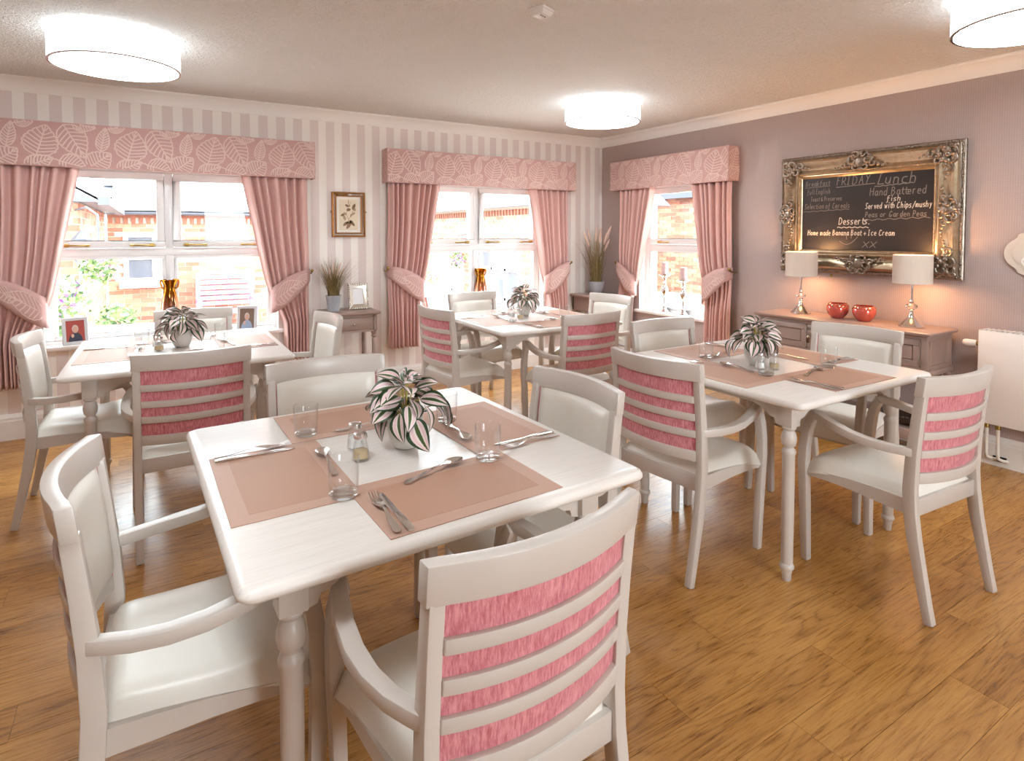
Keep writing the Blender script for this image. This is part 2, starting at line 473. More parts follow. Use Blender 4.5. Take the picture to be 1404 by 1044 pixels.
def leaf_lines(cx, cy, L, rot, kind):
    """line drawing of a big tropical leaf"""
    out = []; n = 22; ca, sa = math.cos(rot), math.sin(rot)
    W = {'round': 0.46, 'long': 0.34, 'small': 0.24}[kind]
    def pt(t, s):
        x = (t - 0.5) * L; y = s * W * L
        return (cx + x * ca - y * sa, cy + x * sa + y * ca)
    def wd(t): return math.sin(math.pi * min(1, t) ** 0.72) ** 0.8
    notch = 0.07 if kind == 'round' else 0.05
    for sg in (1, -1):
        out.append([pt(i / n, sg * (wd(i / n) - notch * (i % 3 == 1))) for i in range(n + 1)])
        for k in range(1, 8):
            t0 = k / 9.0; t1 = min(0.97, t0 + 0.16)
            out.append([pt(t0 + (t1 - t0) * q, sg * wd(t1) * 0.9 * (q ** 0.85)) for q in (0, .35, .7, 1)])
    out.append([pt(i / 6, 0) for i in range(7)])
    out.append([pt(0, 0), pt(-0.12, 0.08), pt(-0.25, 0.05)])
    return out

# ------------------------------------------------------------------ room shell
floor = MB().box(XL, XR, YF, YB, -0.12, -0.004)
floor = struct('floor', floor, 'floor')
PW, PL = 0.152, 0.92
pmesh = mesh_of('plank', MB().box(-PL / 2 + .0006, PL / 2 - .0006, -PW / 2 + .0006, PW / 2 - .0006, -0.0035, 0), 'floor')
row = 0
y = YB
while y - PW > 0.25:
    x = XR - (row * 0.37 % 1.0) * PL
    xmin = -1.7 if y > 2.0 else -1.7 + (2.0 - y) * 0.75
    def plank(xa, xb, y=y):
        L = xb - xa
        if L < 0.05: return
        o = mk('plank', pmesh if abs(L - PL) < 1e-4 else MB().box(-L / 2 + .0006, L / 2 - .0006, -PW / 2 + .0006, PW / 2 - .0006, -0.0035, 0), 'floor', floor)
        o.location = ((xa + xb) / 2, y - PW / 2, 0)
    plank(x, XR)
    while x > xmin:
        plank(x - PL, x); x -= PL
    y -= PW; row += 1
struct('ceiling', MB().box(XL - .3, XR + .3, YF - .3, YB + .3, ZC, ZC + 0.15), 'ceiling')
def wall_x(name, y0, y1, xa, xb, holes, zh, mat):
    m = MB(); x = xa
    for a, b in holes:
        m.box(x, a, y0, y1, -0.1, ZC); m.box(a, b, y0, y1, -0.1, zh[0]); m.box(a, b, y0, y1, zh[1], ZC); x = b
    m.box(x, xb, y0, y1, -0.1, ZC)
    return struct(name, m, mat)
def wall_y(name, x0, x1, ya, yb, holes, zh, mat):
    m = MB(); y = ya
    for a, b in holes:
        m.box(x0, x1, y, a, -0.1, ZC); m.box(x0, x1, a, b, -0.1, zh[0]); m.box(x0, x1, a, b, zh[1], ZC); y = b
    m.box(x0, x1, y, yb, -0.1, ZC)
    return struct(name, m, mat)
wall_x('wall_back', YB, YB + .25, XL - .25, XR + .25, WIN_BACK, WIN_Z, 'stripe')
wall_y('wall_right', XR, XR + .25, YF - .25, YB, [WIN_RIGHT], WIN_Z, 'mauve')
wall_x('wall_front', YF - .25, YF, XL - .25, XR, WIN_FILL, (0.7, 2.1), 'stripe')  # unseen wall; its opening is added to let in fill light
wall_y('wall_left', XL - .25, XL, YF, YB, [], (0.7, 2.1), 'stripe')
# skirting board: stepped profile along both seen walls
SK = [(0, 0), (0.022, 0), (0.022, 0.125), (0.017, 0.135), (0.017, 0.148), (0.010, 0.160), (0.006, 0.170), (0, 0.172)]
m = MB().rings([[(x, YB - d, z) for d, z in SK] for x in (XL, XR)]); struct('baseboard_back', m, 'white', smooth=25)
m = MB().rings([[(XR - d, y, z) for d, z in SK] for y in (YF, YB - .001)]); struct('baseboard_right', m, 'white', smooth=25)
CO = [(0, -0.09), (0.008, -0.09), (0.012, -0.078), (0.02, -0.06), (0.035, -0.04), (0.055, -0.024), (0.078, -0.014), (0.082, -0.008), (0.09, -0.006), (0.09, 0), (0, 0)]
m = MB().rings([[(x, YB - d, ZC + z) for d, z in CO] for x in (XL, XR)]); struct('trim_1', m, 'cornice', smooth=25)
m = MB().rings([[(XR - d, y, ZC + z) for d, z in CO] for y in (YF, YB - .001)]); struct('trim_2', m, 'cornice', smooth=25)

# ------------------------------------------------------------------ windows
def frame_rect(m, a0, a1, z0, z1, w, fy):
    """rectangular frame in the window's own plane; fy = depth range"""
    m.box(a0, a1, *fy, z0, z0 + w); m.box(a0, a1, *fy, z1 - w, z1)
    m.box(a0, a0 + w, *fy, z0 + w, z1 - w); m.box(a1 - w, a1, *fy, z0 + w, z1 - w)
def window(name, width, cols, origin, rz):
    """local x along the wall, y outwards, z up from the opening's foot"""
    H = WIN_Z[1] - WIN_Z[0]; hw = width / 2
    m = MB(); frame_rect(m, -hw, hw, 0, H, 0.05, (0.085, 0.15))
    root = struct(name, m, 'upvc', bevel=0.004)
    root.location = origin; root.rotation_euler = (0, 0, rz)
    zt = 1.24 - WIN_Z[0]
    mk('transom', MB().box(-hw + .05, hw - .05, 0.085, 0.15, zt - .028, zt + .028), 'upvc', root, bevel=0.004)
    edges = [-hw + .05 + (2 * hw - .1) * i / cols for i in range(cols + 1)]
    for i in range(1, cols):
        x = edges[i]
        mk('mullion', MB().box(x - .028, x + .028, 0.085, 0.15, 0.05, zt - .028), 'upvc', root, bevel=0.004)
        mk('mullion', MB().box(x - .028, x + .028, 0.085, 0.15, zt + .028, H - .05), 'upvc', root, bevel=0.004)
    for i in range(cols):
        a = edges[i] + (0.028 if i else 0); b = edges[i + 1] - (0.028 if i < cols - 1 else 0)
        m = MB(); frame_rect(m, a + .002, b - .002, zt + .03, H - .052, 0.05, (0.06, 0.125))
        s = mk('sash', m, 'upvc', root, bevel=0.006)
        mk('pane', MB().box(a + .05, b - .05, 0.10, 0.106, zt + .078, H - .10), 'pane', s)
        for q in ((0.2, 0.8) if cols > 1 else (0.3,)):
            xm = a + (b - a) * q; sg = 1 if q > 0.5 else -1
            m = MB().box(xm - .075, xm + .075, 0.034, 0.044, zt + .045, zt + .057); m.box(xm + sg * .05 - .014, xm + sg * .05 + .014, 0.036, 0.062, zt + .04, zt + .064)
            m.tube([(xm - sg * .06, 0.03, zt + .05), (xm - sg * .085, 0.028, zt + .052)], 0.008)
            mk('window_stay', m, 'brass', s, bevel=0.002)
        m = MB(); frame_rect(m, a + .0, b - .0, 0.05, zt - .028, 0.022, (0.09, 0.13))
        s = mk('glazing_bead', m, 'upvc', root, bevel=0.004)
        mk('pane', MB().box(a + .02, b - .02, 0.105, 0.111, 0.07, zt - .048), 'pane', s)
    mk('window_sill', MB().box(-hw - .04, hw + .04, -0.035, 0.085, -0.005, 0.025), 'white', root, bevel=0.008)
    # painted lining of the opening
    m = MB().box(-hw, -hw + .004, 0.0, 0.085, 0.02, H); mk('reveal', m, 'white', root)
    m = MB().box(hw - .004, hw, 0.0, 0.085, 0.02, H); mk('reveal', m, 'white', root)
    m = MB().box(-hw, hw, 0.0, 0.085, H - .004, H); mk('reveal', m, 'white', root)
    return root
for i, (a, b) in enumerate(WIN_BACK): window('window_%d' % (i + 1), b - a, 2, ((a + b) / 2, YB, WIN_Z[0]), 0)
window('window_3', WIN_RIGHT[1] - WIN_RIGHT[0], 1, (XR, sum(WIN_RIGHT) / 2, WIN_Z[0]), R(-90))
SILL = WIN_Z[0] + 0.0255

# ------------------------------------------------------------------ pelmets and curtains
def pelmet(label, width, origin, rz, seed):
    t = thing('pelmet', label, 'pelmet', origin, rz, 'fabric pelmets over the windows')
    hw = width / 2; D = 0.14; H = 0.295
    # origin: wall face, foot of pelmet; local y points into the room (negative = away from wall)
    m = MB().box(-hw, hw, -D, -D + .018, 0, H); m.box(-hw, -hw + .010, -D + .018, -.001, 0, H); m.box(hw - .010, hw, -D + .018, -.001, 0, H)
    m.box(-hw + .010, hw - .010, -D + .018, -.001, H - .015, H)
    board = mk('pelmet_board', m, 'pelmet', t, bevel=0.004)
    rnd = random.Random(seed); mb = MB(); P = 0.50
    lines = []
    k0 = rnd.uniform(-.3, .0)
    for k in range(-1, int(width / P) + 3):
        x = -hw + k0 + k * P
        lines += leaf_lines(x + .07, 0.17, 0.21, R(75), 'round') + leaf_lines(x + .245, 0.175, 0.24, R(-62), 'long')
        lines += leaf_lines(x + .405, 0.20, 0.16, R(80), 'small') + leaf_lines(x + .385, 0.055, 0.16, R(40), 'round')
        lines += leaf_lines(x + .055, 0.025, 0.16, R(25), 'long') + leaf_lines(x + .235, 0.02, 0.15, R(-15), 'round')
        lines += leaf_lines(x + .30, 0.285, 0.13, R(-10), 'long') + leaf_lines(x + .49, 0.29, 0.11, R(20), 'long')
    fn = lambda u, v: (u, -D - .0012, v)
    strokes_to(mb, lines, 0.0075, fn, (-hw + .004, hw - .004, 0.004, H - .004))
    lines = leaf_lines(0.07, 0.19, 0.19, R(70), 'round') + leaf_lines(0.06, 0.06, 0.17, R(30), 'round')
    for sx in (-1, 1):
        fs = lambda u, v: (sx * (hw + .0012), -D + u, v)
        strokes_to(mb, lines, 0.0075, fs, (0.006, D - .006, 0.004, H - .004), (sx, 0, 0))
    mk('leaf_pattern', mb, 'leafline', board, kind='stuff')
    return t
PZ = 1.82
pelmet('leaf-print pelmet over the window with two framed portraits', 2.06, (0.117, YB, PZ), 0, 1)
pelmet('leaf-print pelmet over the window behind the rear corner table', 2.05, (2.778, YB, PZ), 0, 2)
pelmet('short leaf-print pelmet over the candlestick window', 1.495, (XR, 4.03, PZ), R(-90), 3)
def curtain(label, origin, rz, s, wt, wtie, wbot, folds, seed):
    """local x=0 is the outer edge, +x*s goes toward the window's middle; y<0 into the room"""
    t = thing('curtain', label, 'curtain', origin, rz, 'dusty pink tied-back curtains')
    z0, z1, zt = -0.02, 1.455, 0.47        # heights above the curtain's foot (origin z)
    rnd = random.Random(seed); ph = [rnd.uniform(-.25, .25) for _ in range(folds + 2)]
    am = [rnd.uniform(.7, 1.2) for _ in range(folds + 2)]
    wp, sp = .028, rnd.uniform(0, 6)
    def inner(z):
        if z >= zt:
            q = (z - zt) / (z1 - zt); return wtie + (wt - wtie) * (q ** 0.75)
        q = (zt - z) / zt; return wtie + (wbot - wtie) * min(1, q * 2.5) ** 0.8
    def outer(z):
        return 0.0
    def surf(u, v):
        zi = z0 + (z1 - z0) * v
        z = zi + 0.0
        w = inner(z); f = (u + wp * math.sin(2 * math.pi * u * 2 + sp) - wp * math.sin(sp)) * folds; f = max(0.0, min(folds, f)); k = int(min(f, folds - 1e-6)); fr = f - k
        pin = math.exp(-((z - zt - 0.1 * (1 - u)) / 0.16) ** 2)
        amp = (0.025 * am[k] + 0.007) * (1 - 0.55 * pin)
        x = w * u + 0.004 * math.sin(9 * v + 5 * u)
        wave = math.cos(2 * math.pi * (fr + ph[k] * fr * (1 - fr) * 2))
        wave = math.copysign(abs(wave) ** 0.75, wave)
        y = amp * wave * min(1, u * 8 + .25) + 0.012 * pin
        return (s * x, y, z - 0.035 * math.sin(math.pi * 0) )
    nu = folds * 12
    m = MB().grid(nu, 46, surf, flip=(s > 0))
    # back side a few millimetres behind gives the cloth thickness
    o = mk('curtain_fabric', m, 'curtain', t, smooth=180)
    md = o.modifiers.new('thick', 'SOLIDIFY'); md.thickness = 0.003; md.offset = 0
    # tieback: a shaped band round the gathered cloth
    def band(u, v):
        x = -0.012 + (wtie + 0.03) * u
        zc = 0.665 - 0.20 * u ** 1.1; h = 0.035 + 0.075 * math.sin(math.pi * min(1, u * 0.62 + 0.05)) ** 1.0
        bul = -0.036 - 0.030 * math.sin(math.pi * min(1, max(0, u))) ** 0.6
        if u > 0.9: bul += (u - 0.9) / 0.1 * 0.045
        if u < 0.1: bul += (0.1 - u) / 0.1 * 0.05
        return (s * x, bul, zc + h * (v * 2 - 1))
    m = MB().grid(26, 4, band, flip=(s < 0))
    tb = mk('tieback', m, 'pelmet', t, smooth=180)
    md = tb.modifiers.new('thick', 'SOLIDIFY'); md.thickness = 0.006; md.offset = 0
    mb = MB()
    def bfn(u, v):
        p = band(max(0, min(1, u)), v); return (p[0], p[1] - 0.0042 - random.random() * .0008, p[2])
    W = wtie + .03
    lines = [[(x / W + .0, y / 0.18 + .5) for x, y in ln] for ln in leaf_lines(W * .62, 0, 0.2, R(178), 'long') + leaf_lines(W * .2, 0.0, 0.16, R(185), 'long')]
    for ln in lines:
        for i in range(len(ln) - 1):
            (x0, y0), (x1, y1) = ln[i], ln[i + 1]
            if not all(0.04 < q < 0.96 for q in (x0, x1, y0, y1)): continue
            dx, dy = (x1 - x0) * W, (y1 - y0) * .18; L = math.hypot(dx, dy) or 1
            nx, ny = -dy / L * .0026 / W, dx / L * .0026 / .18
            mb.add([bfn(x0 - nx, y0 - ny), bfn(x1 - nx, y1 - ny), bfn(x1 + nx, y1 + ny), bfn(x0 + nx, y0 + ny)], [(0, 1, 2, 3)])
    mk('leaf_pattern', mb, 'leafline', tb, kind='stuff')
    m = MB().tube([(-s * .012, .07, .67), (-s * .018, -.005, .675), (-s * .018, -.03, .69)], 0.006); m.blob((-s * .018, -.036, .698), 0.013)
    mk('tieback_hook', m, 'brass', tb, smooth=60)
    return t
CZ, CY = 0.375, YB - 0.082
curtain('tied curtain beside the flower bush, cut by the photo edge', (-0.885, CY, CZ), 0, 1, 0.47, 0.265, 0.17, 7, 1)
curtain('tied curtain between the portrait window and the small console table', (1.098, CY, CZ), 0, -1, 0.49, 0.275, 0.195, 7, 2)
curtain('tied curtain between the botanical picture and the rear window', (1.778, CY, CZ), 0, 1, 0.51, 0.32, 0.30, 8, 3)
curtain('tied curtain beside the tall plumed grass pot in the corner', (3.745, CY, CZ), 0, -1, 0.475, 0.285, 0.26, 7, 4)
CX = XR - 0.082
curtain('tied curtain of the candlestick window, on the corner side', (CX, 4.692, CZ), R(-90), 1, 0.485, 0.235, 0.18, 7, 5)
curtain('tied curtain of the candlestick window, on the chalkboard side', (CX, 3.296, CZ), R(-90), -1, 0.435, 0.275, 0.27, 7, 6)

# ------------------------------------------------------------------ ceiling lamps and detector
def drum(label, x, y):
    r = 0.292; t = thing('ceiling_lamp', label, 'lamp', (x, y, ZC), 0, 'round drum ceiling lamps')
    z0, z1 = -0.162, -0.014
    mk('lamp_shade', MB().lathe([(r, z0), (r, z1), (r - .004, z1), (r - .004, z0)], 64, closed=True), 'drum', t, smooth=40)
    mk('lamp_diffuser', MB().lathe([(0, z0 + .004), (r - .012, z0 + .004), (r - .012, z0 + .008), (0, z0 + .008)], 64), 'lamp', t)
    mk('lamp_rim', MB().lathe([(r - .010, z0 - .001), (r + .001, z0 - .001), (r + .001, z0 + .004), (r - .010, z0 + .004)], 64, closed=True), 'chrome', t, smooth=40)
    mk('ceiling_rose', MB().lathe([(0, 0), (.06, 0), (.06, -.02), (.03, -.03), (.03, z0 + .01), (0, z0 + .01)], 24), 'plaster_white', t)
    mk('lamp_bulb', MB().lathe([(0.12, -0.06), (0.14, -.05), (.14, -.04), (.12, -.03)], 32, closed=True), 'drum', t)
    return t
drum('white drum ceiling lamp above the portrait window table', -0.135, 3.74)
drum('white drum ceiling lamp above the rear corner table', 3.03, 3.60)
drum('white drum ceiling lamp above the chalkboard table, cut by the photo edge', 3.17, 0.985)
drum('white drum ceiling lamp over the camera side of the front table', -0.13, 0.99)
t = thing('smoke_detector', 'small square white detector on the textured ceiling', 'detector', (1.545, 2.27, ZC), R(20))
mk('detector_base', MB().box(-.045, .045, -.045, .045, -.012, 0), 'plaster_white', t, bevel=0.003)
m = MB().rings([[(-.043, -.043, -.012), (.043, -.043, -.012), (.043, .043, -.012), (-.043, .043, -.012)], [(-.03, -.03, -.032), (.03, -.03, -.032), (.03, .03, -.032), (-.03, .03, -.032)]])
mk('detector_cover', m, 'plaster_white', t, bevel=0.003)
for q in (-.015, 0, .015): mk('sensor_hole', MB().lathe([(0, -.034), (.004, -.034), (.004, -.031), (0, -.031)], 10, (q, -.01, 0)), 'black', t)

# ------------------------------------------------------------------ dining tables
TW, TD, TH = 1.0, 1.04, 0.75
def rrect(w, d, r, n=5):
    p = []
    for cx, cy, a0 in ((w - r, d - r, 0), (-w + r, d - r, 90), (-w + r, -d + r, 180), (w - r, -d + r, 270)):
        for k in range(n + 1):
            a = R(a0 + 90 * k / n); p.append((cx + r * math.cos(a), cy + r * math.sin(a)))
    return p
def make_table(label):
    t = thing('dining_table', label, 'table', (0, 0, 0), 0, 'square dining tables')
    rs = []
    for inset, z in ((.018, TH - .030), (.006, TH - .027), (.0, TH - .019), (.0, TH - .012), (.004, TH - .004), (.012, TH)):
        rs.append([(x, y, z) for x, y in rrect(TW / 2 - inset, TD / 2 - inset, .03)])
    top = mk('tabletop', MB().rings(rs), 'top', t, smooth=50)
    lx, ly = TW / 2 - .115, TD / 2 - .125
    prof = [(0, 0), (.014, 0), (.017, .004), (.018, .03), (.021, .042), (.021, .046), (.027, .052), (.028, .06), (.025, .068), (.021, .072), (.0225, .08),
            (.0235, .30), (.0235, .505), (.026, .512), (.027, .52), (.024, .528), (.018, .534), (.018, .538), (.026, .548), (.029, .565), (.029, .578), (.024, .596), (.018, .604), (.024, .609), (.027, .616), (.024, .622), (.020, .626), (0.02, .63)]
    lathe = MB().lathe(prof, 20)
    for sx in (-1, 1):
        for sy in (-1, 1):
            g = mk('leg', lathe, 'paint', t, smooth=50); g.location = (sx * lx, sy * ly, 0)
            mk('leg_block', MB().box(-.029, .029, -.029, .029, .622, .72), 'paint', g, bevel=0.003)
    def apron(L):
        a = L - .029; z1 = .72; pts = [(-a, z1), (-a, .615), (-a + .022, .622), (-a + .028, .64), (-a + .05, .645), (-a + .075, .662), (-a + .11, .676), (-a + .14, .68)]
        return pts + [(-x, z) for x, z in reversed(pts)]
    for sy in (-1, 1):
        mk('apron', MB().prism(apron(lx), lambda u, v: (u, sy * ly - .012, v), lambda u, v: (u, sy * ly + .012, v)), 'paint', t)
    for sx in (-1, 1):
        mk('apron', MB().prism(apron(ly), lambda u, v: (sx * lx + .012, u, v), lambda u, v: (sx * lx - .012, u, v)), 'paint', t)
    return t
TABLES = {
    'A': ('front table', 0.598, 1.635, R(1.9), 'white dining table closest to the camera, with glasses and placemats'),
    'B': ('portrait window table', 0.135, 3.705, R(-0.6), 'white dining table below the windowsill with framed portraits'),
    'C': ('rear corner table', 2.385, 3.69, R(-1.5), 'white dining table in the far corner beside the plumed grass'),
    'D': ('chalkboard table', 2.515, 1.785, R(0), 'white dining table before the sideboard and chalkboard'),
}
tb0 = make_table(TABLES['A'][4])
for k, (nm, x, y, rz, lab) in TABLES.items():
    o = tb0 if k == 'A' else dup(tb0, lab)
    o.location = (x, y, 0); o.rotation_euler = (0, 0, rz)

# ------------------------------------------------------------------ armchairs
def make_chair(label):
    t = thing('armchair', label, 'chair', (0, 0, 0), 0, 'armchairs round the dining tables')
    bow = lambda x, d=0.05: -d * (1 - min(1, abs(x) / .222) ** 2)
    tilt = lambda z: 0.036 - 0.092 * max(0, (z - .42) / .45) ** 1.25 * 0.5 - 0.0  # y of the back at height z
    post = [(-.042, 0), (-.028, .06), (-.006, .17), (.016, .28), (.03, .38), (.034, .46), (.028, .58), (.016, .70), (.004, .80), (.002, .812)]
    hts = [.030, .032, .036, .042, .044, .044, .040, .036, .034, .034]
    for s in (-1, 1):
        p = mk('back_post', MB().sweep([(s * .212, y, z) for y, z in post], .030, hts), 'paint', t, bevel=0.004)
        mk('foot_glide', MB().lathe([(0, -.0), (.011, 0), (.011, .004), (0, .004)], 10, (s * .212, -.042, 0)), 'black', p)
        q = [(.220, .428, .632), (.223, .448, .605), (.225, .464, .56), (.226, .475, .49), (.225, .480, .42), (.222, .478, .34), (.218, .473, .16), (.216, .468, .001)]
        f = mk('leg', MB().sweep([(s * x, y, z) for x, y, z in q], [.030, .032, .034, .034, .034, .034, .032, .030], [.032, .036, .04, .042, .042, .040, .036, .032]), 'paint', t, bevel=0.004)
        mk('foot_glide', MB().lathe([(0, -.0), (.012, 0), (.012, .004), (0, .004)], 10, (s * .216, .468, 0)), 'black', f)
        a = [(.214, .026, .594), (.226, .055, .594), (.243, .105, .594), (.256, .17, .597), (.260, .24, .604), (.255, .31, .616), (.242, .38, .629), (.230, .425, .634), (.225, .447, .632)]
        wid = [.026, .028, .031, .034, .036, .036, .035, .034, .032]
        P = [Vector((s * x, y, z)) for x, y, z in a]; rs = []
        for i, pp in enumerate(P):
            tg = (P[min(i + 1, 8)] - P[max(i - 1, 0)]).normalized(); sd = tg.cross(Vector((0, 0, 1))).normalized(); up = sd.cross(tg)
            w = wid[i] / 2; h = .015
            rs.append([pp - sd * w - up * h, pp + sd * w - up * h, pp + sd * w + up * h, pp - sd * w + up * h])
        mk('armrest', MB().rings(rs), 'paint', t, bevel=0.003)
        # side seat rail, its lower edge gently curved
        rl = [(.035, .418, .362), (.14, .418, .366), (.25, .414, .372), (.36, .404, .372), (.47, .392, .366)]
        mk('seat_rail', MB().rings([[(s * (.192 + .03 * (y - .035) / .435), y, z0), (s * (.216 + .012 * (y - .035) / .435), y, z0), (s * (.216 + .012 * (y - .035) / .435), y, z1), (s * (.192 + .03 * (y - .035) / .435), y, z1)] for y, z1, z0 in rl]), 'paint', t)
    def curved(z0, z1, th, hw, d, yo=0.0, n=14):
        m = MB(); rs = []
        for i in range(n + 1):
            x = -hw + 2 * hw * i / n; r = []
            for zz, side in ((z0, 1), (z0, -1), (z1, -1), (z1, 1)):
                yc = yb(zz) + bow(x, d) + yo
                r.append((x, yc + side * th / 2, zz))
            rs.append(r)
        return m.rings(rs)
    def yb(z):
        for (y0, a), (y1, b) in zip(post, post[1:]):
            if a <= z <= b: return y0 + (y1 - y0) * (z - a) / (b - a)
        return post[-1][0] - (z - .812) * .12
    mk('crest_rail', curved(.802, .873, .032, .232, .05, .002), 'paint', t, bevel=0.004)
    for zc in (.727, .656, .588): mk('slat', curved(zc - .0145, zc + .0145, .016, .1985, .05, -.004), 'paint', t, bevel=0.003)
    mk('lower_rail', curved(.479, .520, .024, .1985, .05, 0), 'paint', t, bevel=0.003)
    # upholstered back: pink behind, cream in front
    mk('back_fabric', curved(.515, .808, .012, .198, .05, .006), 'pink', t)
    def pad(u, v):
        x = -.192 + .384 * u; z = .518 + .288 * v
        e = (1 - abs(2 * u - 1) ** 8) * (1 - abs(2 * v - 1) ** 8)
        return (x, yb(z) + bow(x, .05) + .012 + .020 * max(0, e) ** .5, z)
    mk('back_cushion', MB().grid(18, 16, pad, flip=True), 'vinyl', t, smooth=180)
    # seat
    rnd = 10
    def seat(u, v):
        yy = .03 + .462 * v; hw = .200 + .036 * v
        uu = 2 * u - 1
        x = hw * uu; front = max(0, (v - .72) / .28)
        y = yy - 0.022 * front * abs(uu) ** 3
        base = .412 - .038 * max(0, (v - .45) / .55) ** 1.5
        top = .462 - .010 * math.sin(math.pi * v) + .014 * math.exp(-((v - .80) / .14) ** 2) - .034 * front ** 2.2
        e = max(0, (1 - abs(uu) ** 9) * (1 - abs(2 * v - 1) ** 14)) ** .5
        return (x, y, base + (top - base) * e)
    mk('seat', MB().grid(22, 26, seat), 'vinyl', t, smooth=180)
    mk('seat_rail', MB().box(-.2, .2, .020, .046, .355, .418), 'paint', t, bevel=0.003)
    fr = []
    for i in range(9):
        x = -.222 + .444 * i / 8; y = .478 - .018 * abs(x / .222) ** 3 + .004
        fr.append([(x, y - .02, .362), (x, y, .362), (x, y, .392), (x, y - .02, .392)])
    mk('seat_rail', MB().rings(fr), 'paint', t)
    for c in list(t.children) + [g for c in t.children for g in c.children]:
        for v in c.data.vertices:
            if v.co.y > .05: v.co.y = .05 + (v.co.y - .05) * .93
    return t
CHAIRS = [
    (0.578, 0.846, 3.6, 'pink-backed armchair with its back to the camera at the front table'),
    (-0.137, 1.572, -92.0, 'armchair in profile at the front table, its cream seat pulled out'),
    (1.252, 1.629, 92.0, 'cream-fronted armchair at the front table, between it and the chalkboard table'),
    (0.594, 2.392, 178.2, 'cream-fronted armchair at the window side of the front table'),
    (-0.520, 3.716, -92.0, 'armchair in profile at the portrait window table, beside the cut-off curtain'),
    (0.147, 2.905, 0.0, 'pink-backed armchair with its back to the camera at the portrait window table'),
    (0.925, 3.713, 94.0, 'cream-fronted armchair beside the small console table'),
    (0.235, 4.440, 180.0, 'armchair with its back against the sill of the portrait window'),
    (1.645, 3.69, -85.0, 'pink-backed armchair turned to the rear corner table, beside the curtain'),
    (2.392, 2.935, 0.3, 'pink-backed armchair with its back to the camera at the rear corner table'),
    (2.330, 4.455, 184.0, 'armchair at the window side of the rear corner table, below the amber vase'),
    (3.215, 3.700, 96.0, 'cream-fronted armchair in front of the corner cabinet'),
    (1.780, 1.772, -84.0, 'pink-backed armchair at the chalkboard table, next to the front table'),
    (2.526, 0.988, -4.0, 'pink-backed armchair near the radiator, its back to the camera'),
    (2.548, 2.470, 175.5, 'armchair at the window side of the chalkboard table'),
    (3.256, 1.748, 94.6, 'cream-fronted armchair standing in front of the sideboard'),
]
ch0 = make_chair(CHAIRS[0][3])
for i, (x, y, a, lab) in enumerate(CHAIRS):
    o = ch0 if i == 0 else dup(ch0, lab)
    o.location = (x, y, 0); o.rotation_euler = (0, 0, R(a))

# ------------------------------------------------------------------ table settings
def make_mat():
    m = MB(); L, W, bd, h = .225, .145, .042, .0016
    xs = [-L, -L + bd, L - bd, L]; ys = [-W, -W + bd, W - bd, W]
    root = MB().box(-L, L, -W, W, 0, h)
    return mesh_of('placemat', root, 'mat_b'), mesh_of('centre_weave', MB().box(-L + bd, L - bd, -W + bd, W - bd, h - .0002, h + .0004), 'mat_c')
def wprof(pts, t):
    for (a, u), (b, v) in zip(pts, pts[1:]):
        if a <= t <= b: q = (t - a) / (b - a); return u + (v - u) * q
    return pts[-1][1]
def flatware(prof, zc, cup, t0, t1, n=26, th=.0022):
    """stem/bowl along +y: half-width profile, height profile, cup depth"""
    m = MB(); rs = []
    for i in range(n + 1):
        y = t0 + (t1 - t0) * i / n; w = max(.0006, wprof(prof, y)); z = wprof(zc, y); c = wprof(cup, y)
        up = []; dn = []
        for k in range(7):
            q = -1 + k / 3; zz = z - c * (1 - q * q)
            up.append((w * q, y, zz + th / 2)); dn.append((w * q, y, zz - th / 2))
        rs.append(up + dn[::-1])
    return m.rings(rs)
HZ = [(0, .0035), (.03, .004), (.09, .007), (.125, .0085), (.2, .0085)]
spoon_m = mesh_of('spoon', flatware([(0, .0045), (.008, .009), (.04, .0075), (.09, .0035), (.125, .003), (.14, .008), (.155, .0165), (.17, .020), (.185, .0165), (.195, .009), (.2, .0008)],
    [(0, .004), (.05, .006), (.10, .013), (.125, .013), (.16, .012), (.2, .011)], [(0, 0), (.12, 0), (.14, .003), (.17, .0085), (.19, .004), (.2, 0)], 0, .2, 40), 'steel', smooth=60)
fk = flatware([(0, .0045), (.008, .009), (.04, .0075), (.09, .0035), (.115, .003), (.128, .009), (.145, .0115), (.15, .0115)], [(0, .004), (.05, .006), (.10, .013), (.12, .011), (.15, .006)], [(0, 0), (.118, 0), (.14, .0015), (.15, .001)], 0, .15)
for k in range(4):
    x = -.0095 + k * .00633
    fk.rings([[(x - w, y, z), (x + w, y, z), (x + w, y, z + .0022), (x - w, y, z + .0022)] for y, z, w in ((.148, .0045, .0021), (.165, .0035, .0019), (.185, .0055, .0016), (.2, .010, .0009))])
fork_m = mesh_of('fork', fk, 'steel', smooth=60)
kn = MB().rings([[(-w, y, .001), (w2, y, .001), (w2, y, .001 + h), (-w, y, .001 + h)] for y, w, w2, h in ((0, .006, .006, .004), (.01, .0085, .0085, .006), (.08, .007, .007, .005), (.095, .006, .006, .004), (.10, .008, .008, .002), (.16, .0095, .0085, .0016), (.19, .007, .008, .0014), (.21, .0005, .006, .001))])
knife_m = mesh_of('knife', kn, 'steel', smooth=35, bevel=0.0006)
matm, matc = make_mat()
gw = MB().lathe([(.0335, .010), (.0355, .05), (.0365, .094), (.0362, .0955), (.0350, .094), (.0338, .05), (.0315, .016), (.028, .0125), (0, .012)], 32)
glass_m = mesh_of('tumbler_wall', gw, 'glass', smooth=60)
glassb_m = mesh_of('tumbler_base', MB().lathe([(0, .0005), (.030, .0005), (.0325, .003), (.0333, .0095), (.030, .0118), (0, .0112)], 32), 'glass_base', smooth=60)
SIDE = {'S': ('camera-side', 0), 'W': ('left-side', -90), 'N': ('window-side', 180), 'E': ('right-side', 90)}
TZ = TH + .0005
